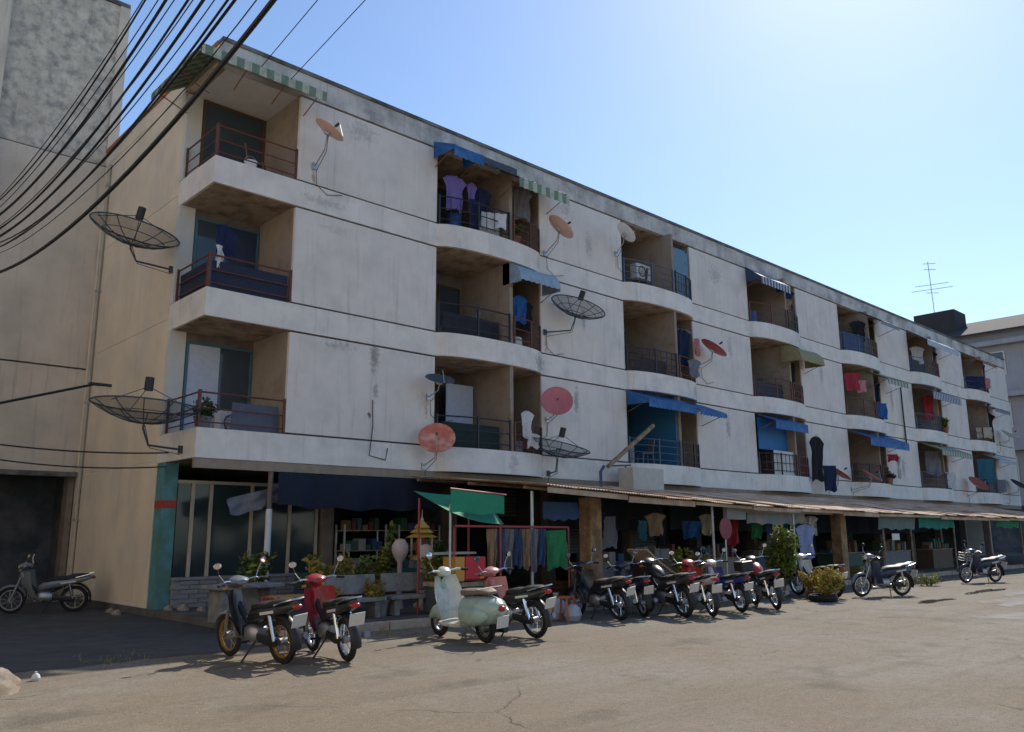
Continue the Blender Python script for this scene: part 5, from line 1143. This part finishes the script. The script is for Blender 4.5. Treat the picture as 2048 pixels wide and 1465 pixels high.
# rubble beside the gable
for k, (x, y, s) in enumerate(((.35, .9, .14), (.15, 1.15, .11), (.55, .5, .10), (-.35, 2.6, .12), (-.25, 3.3, .10))):
    o = share(bo); o.scale = (s*2.2, s*2, s*2); o.location = (x, y, .15 if x > 0 else 0); o.name = 'rubble_stone'
    tag(o, ['reddish stone at the foot of the teal column', 'small stone left of the teal column foot', 'flat stone before the shop plinth', 'stone at the base of the gable wall', 'stone beside the silver motorcycle'][k], 'stone', 'loose stones by the gable')

# ================================================================== UTILITY POLE, LAMP, CABLES
M_CONC = mat('pole_concrete', (.38, .36, .33), .9, .15, 6, bump=.3, bscale=30)
up = thing('utility_pole', 'concrete utility pole just outside the left edge carrying the cables', 'utility pole', (-4.2, 3.0, 0))
MB().tube((0, 0, 0), (0, 0, 9.5), .16, 12, .10).build('shaft', M_CONC, up, smooth=True)
for z in (6.2, 7.0, 7.8): MB().box(-.1, .85, -.13, -.10, z, z+.09).build('crossarm', M_STEEL, up)
up2 = thing('utility_pole', 'concrete utility pole behind the camera carrying the cables', 'utility pole', (-4.2, -20.5, 0))
MB().tube((0, 0, 0), (0, 0, 11.5), .17, 12, .10).build('shaft', M_CONC, up2, smooth=True)
for z in (9.6, 10.3, 11.0): MB().box(-.1, .95, .10, .13, z, z+.09).build('crossarm', M_STEEL, up2)
la = thing('street_lamp', 'dark lamp arm with a small white tube lamp reaching in from the left', 'street lamp', (-4.05, 3.0, 3.85))
MB().tube((0, 0, 0), (3.0, 0, 1.02), .028, 8).build('arm', M_BLACK, la)
MB().tube((.02, 0, .5), (1.2, 0, .42), .014, 6).build('brace', M_BLACK, la)
MB().box(2.86, 3.32, -.06, .06, .985, 1.045).build('housing', M_BLACK, la, bevel=.01)
MB().sect([(3.05, 0, .965, .03, .02), (3.18, 0, .965, .035, .025), (3.34, 0, .97, .02, .015)], 10).build('lens', M_LAMP, la, smooth=True)
def cable(label, x0, z0, r, c=.0175, yv=-4.5, wob=0):
    pts = [(x0+wob*math.sin(y*.5), y, z0+c*(y-yv)**2) for y in [3.0-.6*k for k in range(40)]]
    o = MB().path([(p[0]+4.2, p[1]-3.0, p[2]) for p in pts], r, 6).build('cable', M_CABLE, None, smooth=True)
    o.location = (-4.2, 3.0, 0); tag(o, label, 'cable', 'overhead cables at the left')
cb = [(-3.70, 5.76, .026, .0175, -4.5), (-3.72, 6.26, .013, .020, -4.0), (-3.66, 6.36, .012, .019, -4.3), (-3.78, 6.48, .014, .0205, -3.6), (-3.70, 6.60, .011, .019, -3.2), (-3.74, 6.74, .013, .021, -3.0), (-3.68, 6.86, .011, .0185, -2.6), (-3.80, 7.0, .013, .021, -2.6), (-3.72, 7.12, .010, .020, -2.2), (-3.85, 7.25, .011, .022, -2.2)]
for k, (x, z, r, c, yv) in enumerate(cb):
    cable('thick black cable, lowest of the overhead bundle' if k == 0 else 'thin black cable, '+['', 'second', 'third', 'fourth', 'fifth', 'sixth', 'seventh', 'eighth', 'ninth', 'highest'][k]+(' lowest' if k < 9 else '')+' of the overhead bundle', x, z, r, c, yv)
for k in range(7):
    cable('hair thin wire in the overhead bundle, '+['first', 'second', 'third', 'fourth', 'fifth', 'sixth', 'seventh'][k]+' counted from below', -3.62-.05*k, 6.18+.17*k+.03*math.sin(k*5), .0065, .0185+.0006*k, -4.4+.35*k, .03)
def hang(a, b, s, n=14): return [tuple(Vector(a).lerp(Vector(b), k/n)-Vector((0, 0, s*4*(k/n)*(1-k/n)))) for k in range(n+1)]
wire('thin service wire crossing the sky to the corner canopy', hang((-2.16, -20.4, 10.5), (.55, -.74, 11.47), .05))
wire('second thin service wire crossing the sky further right', hang((-1.33, -20.4, 10.75), (1.25, -.74, 11.45), .05))
wire('black wire sagging along the gable above the shop', hang((-3.9, 3.0, 3.55), (-.05, 1.2, 3.30), .12), .016)
wire('lower black wire sagging along the gable', hang((-3.9, 3.0, 3.30), (-.05, 1.3, 3.02), .16), .014)
wire('wire drooping down the wall to the shop below the round stain', [(4.1, -.03, 4.7), (4.12, -.035, 4.1), (4.05, -.03, 3.4), (4.5, -.03, 3.32), (4.55, -.03, 3.6)], .012)
wire('downpipe on the wall between the FIF and sixth columns', [(34.6, -.06, 8.5), (34.6, -.06, 7.2), (34.65, -.06, 5.6)], .035)
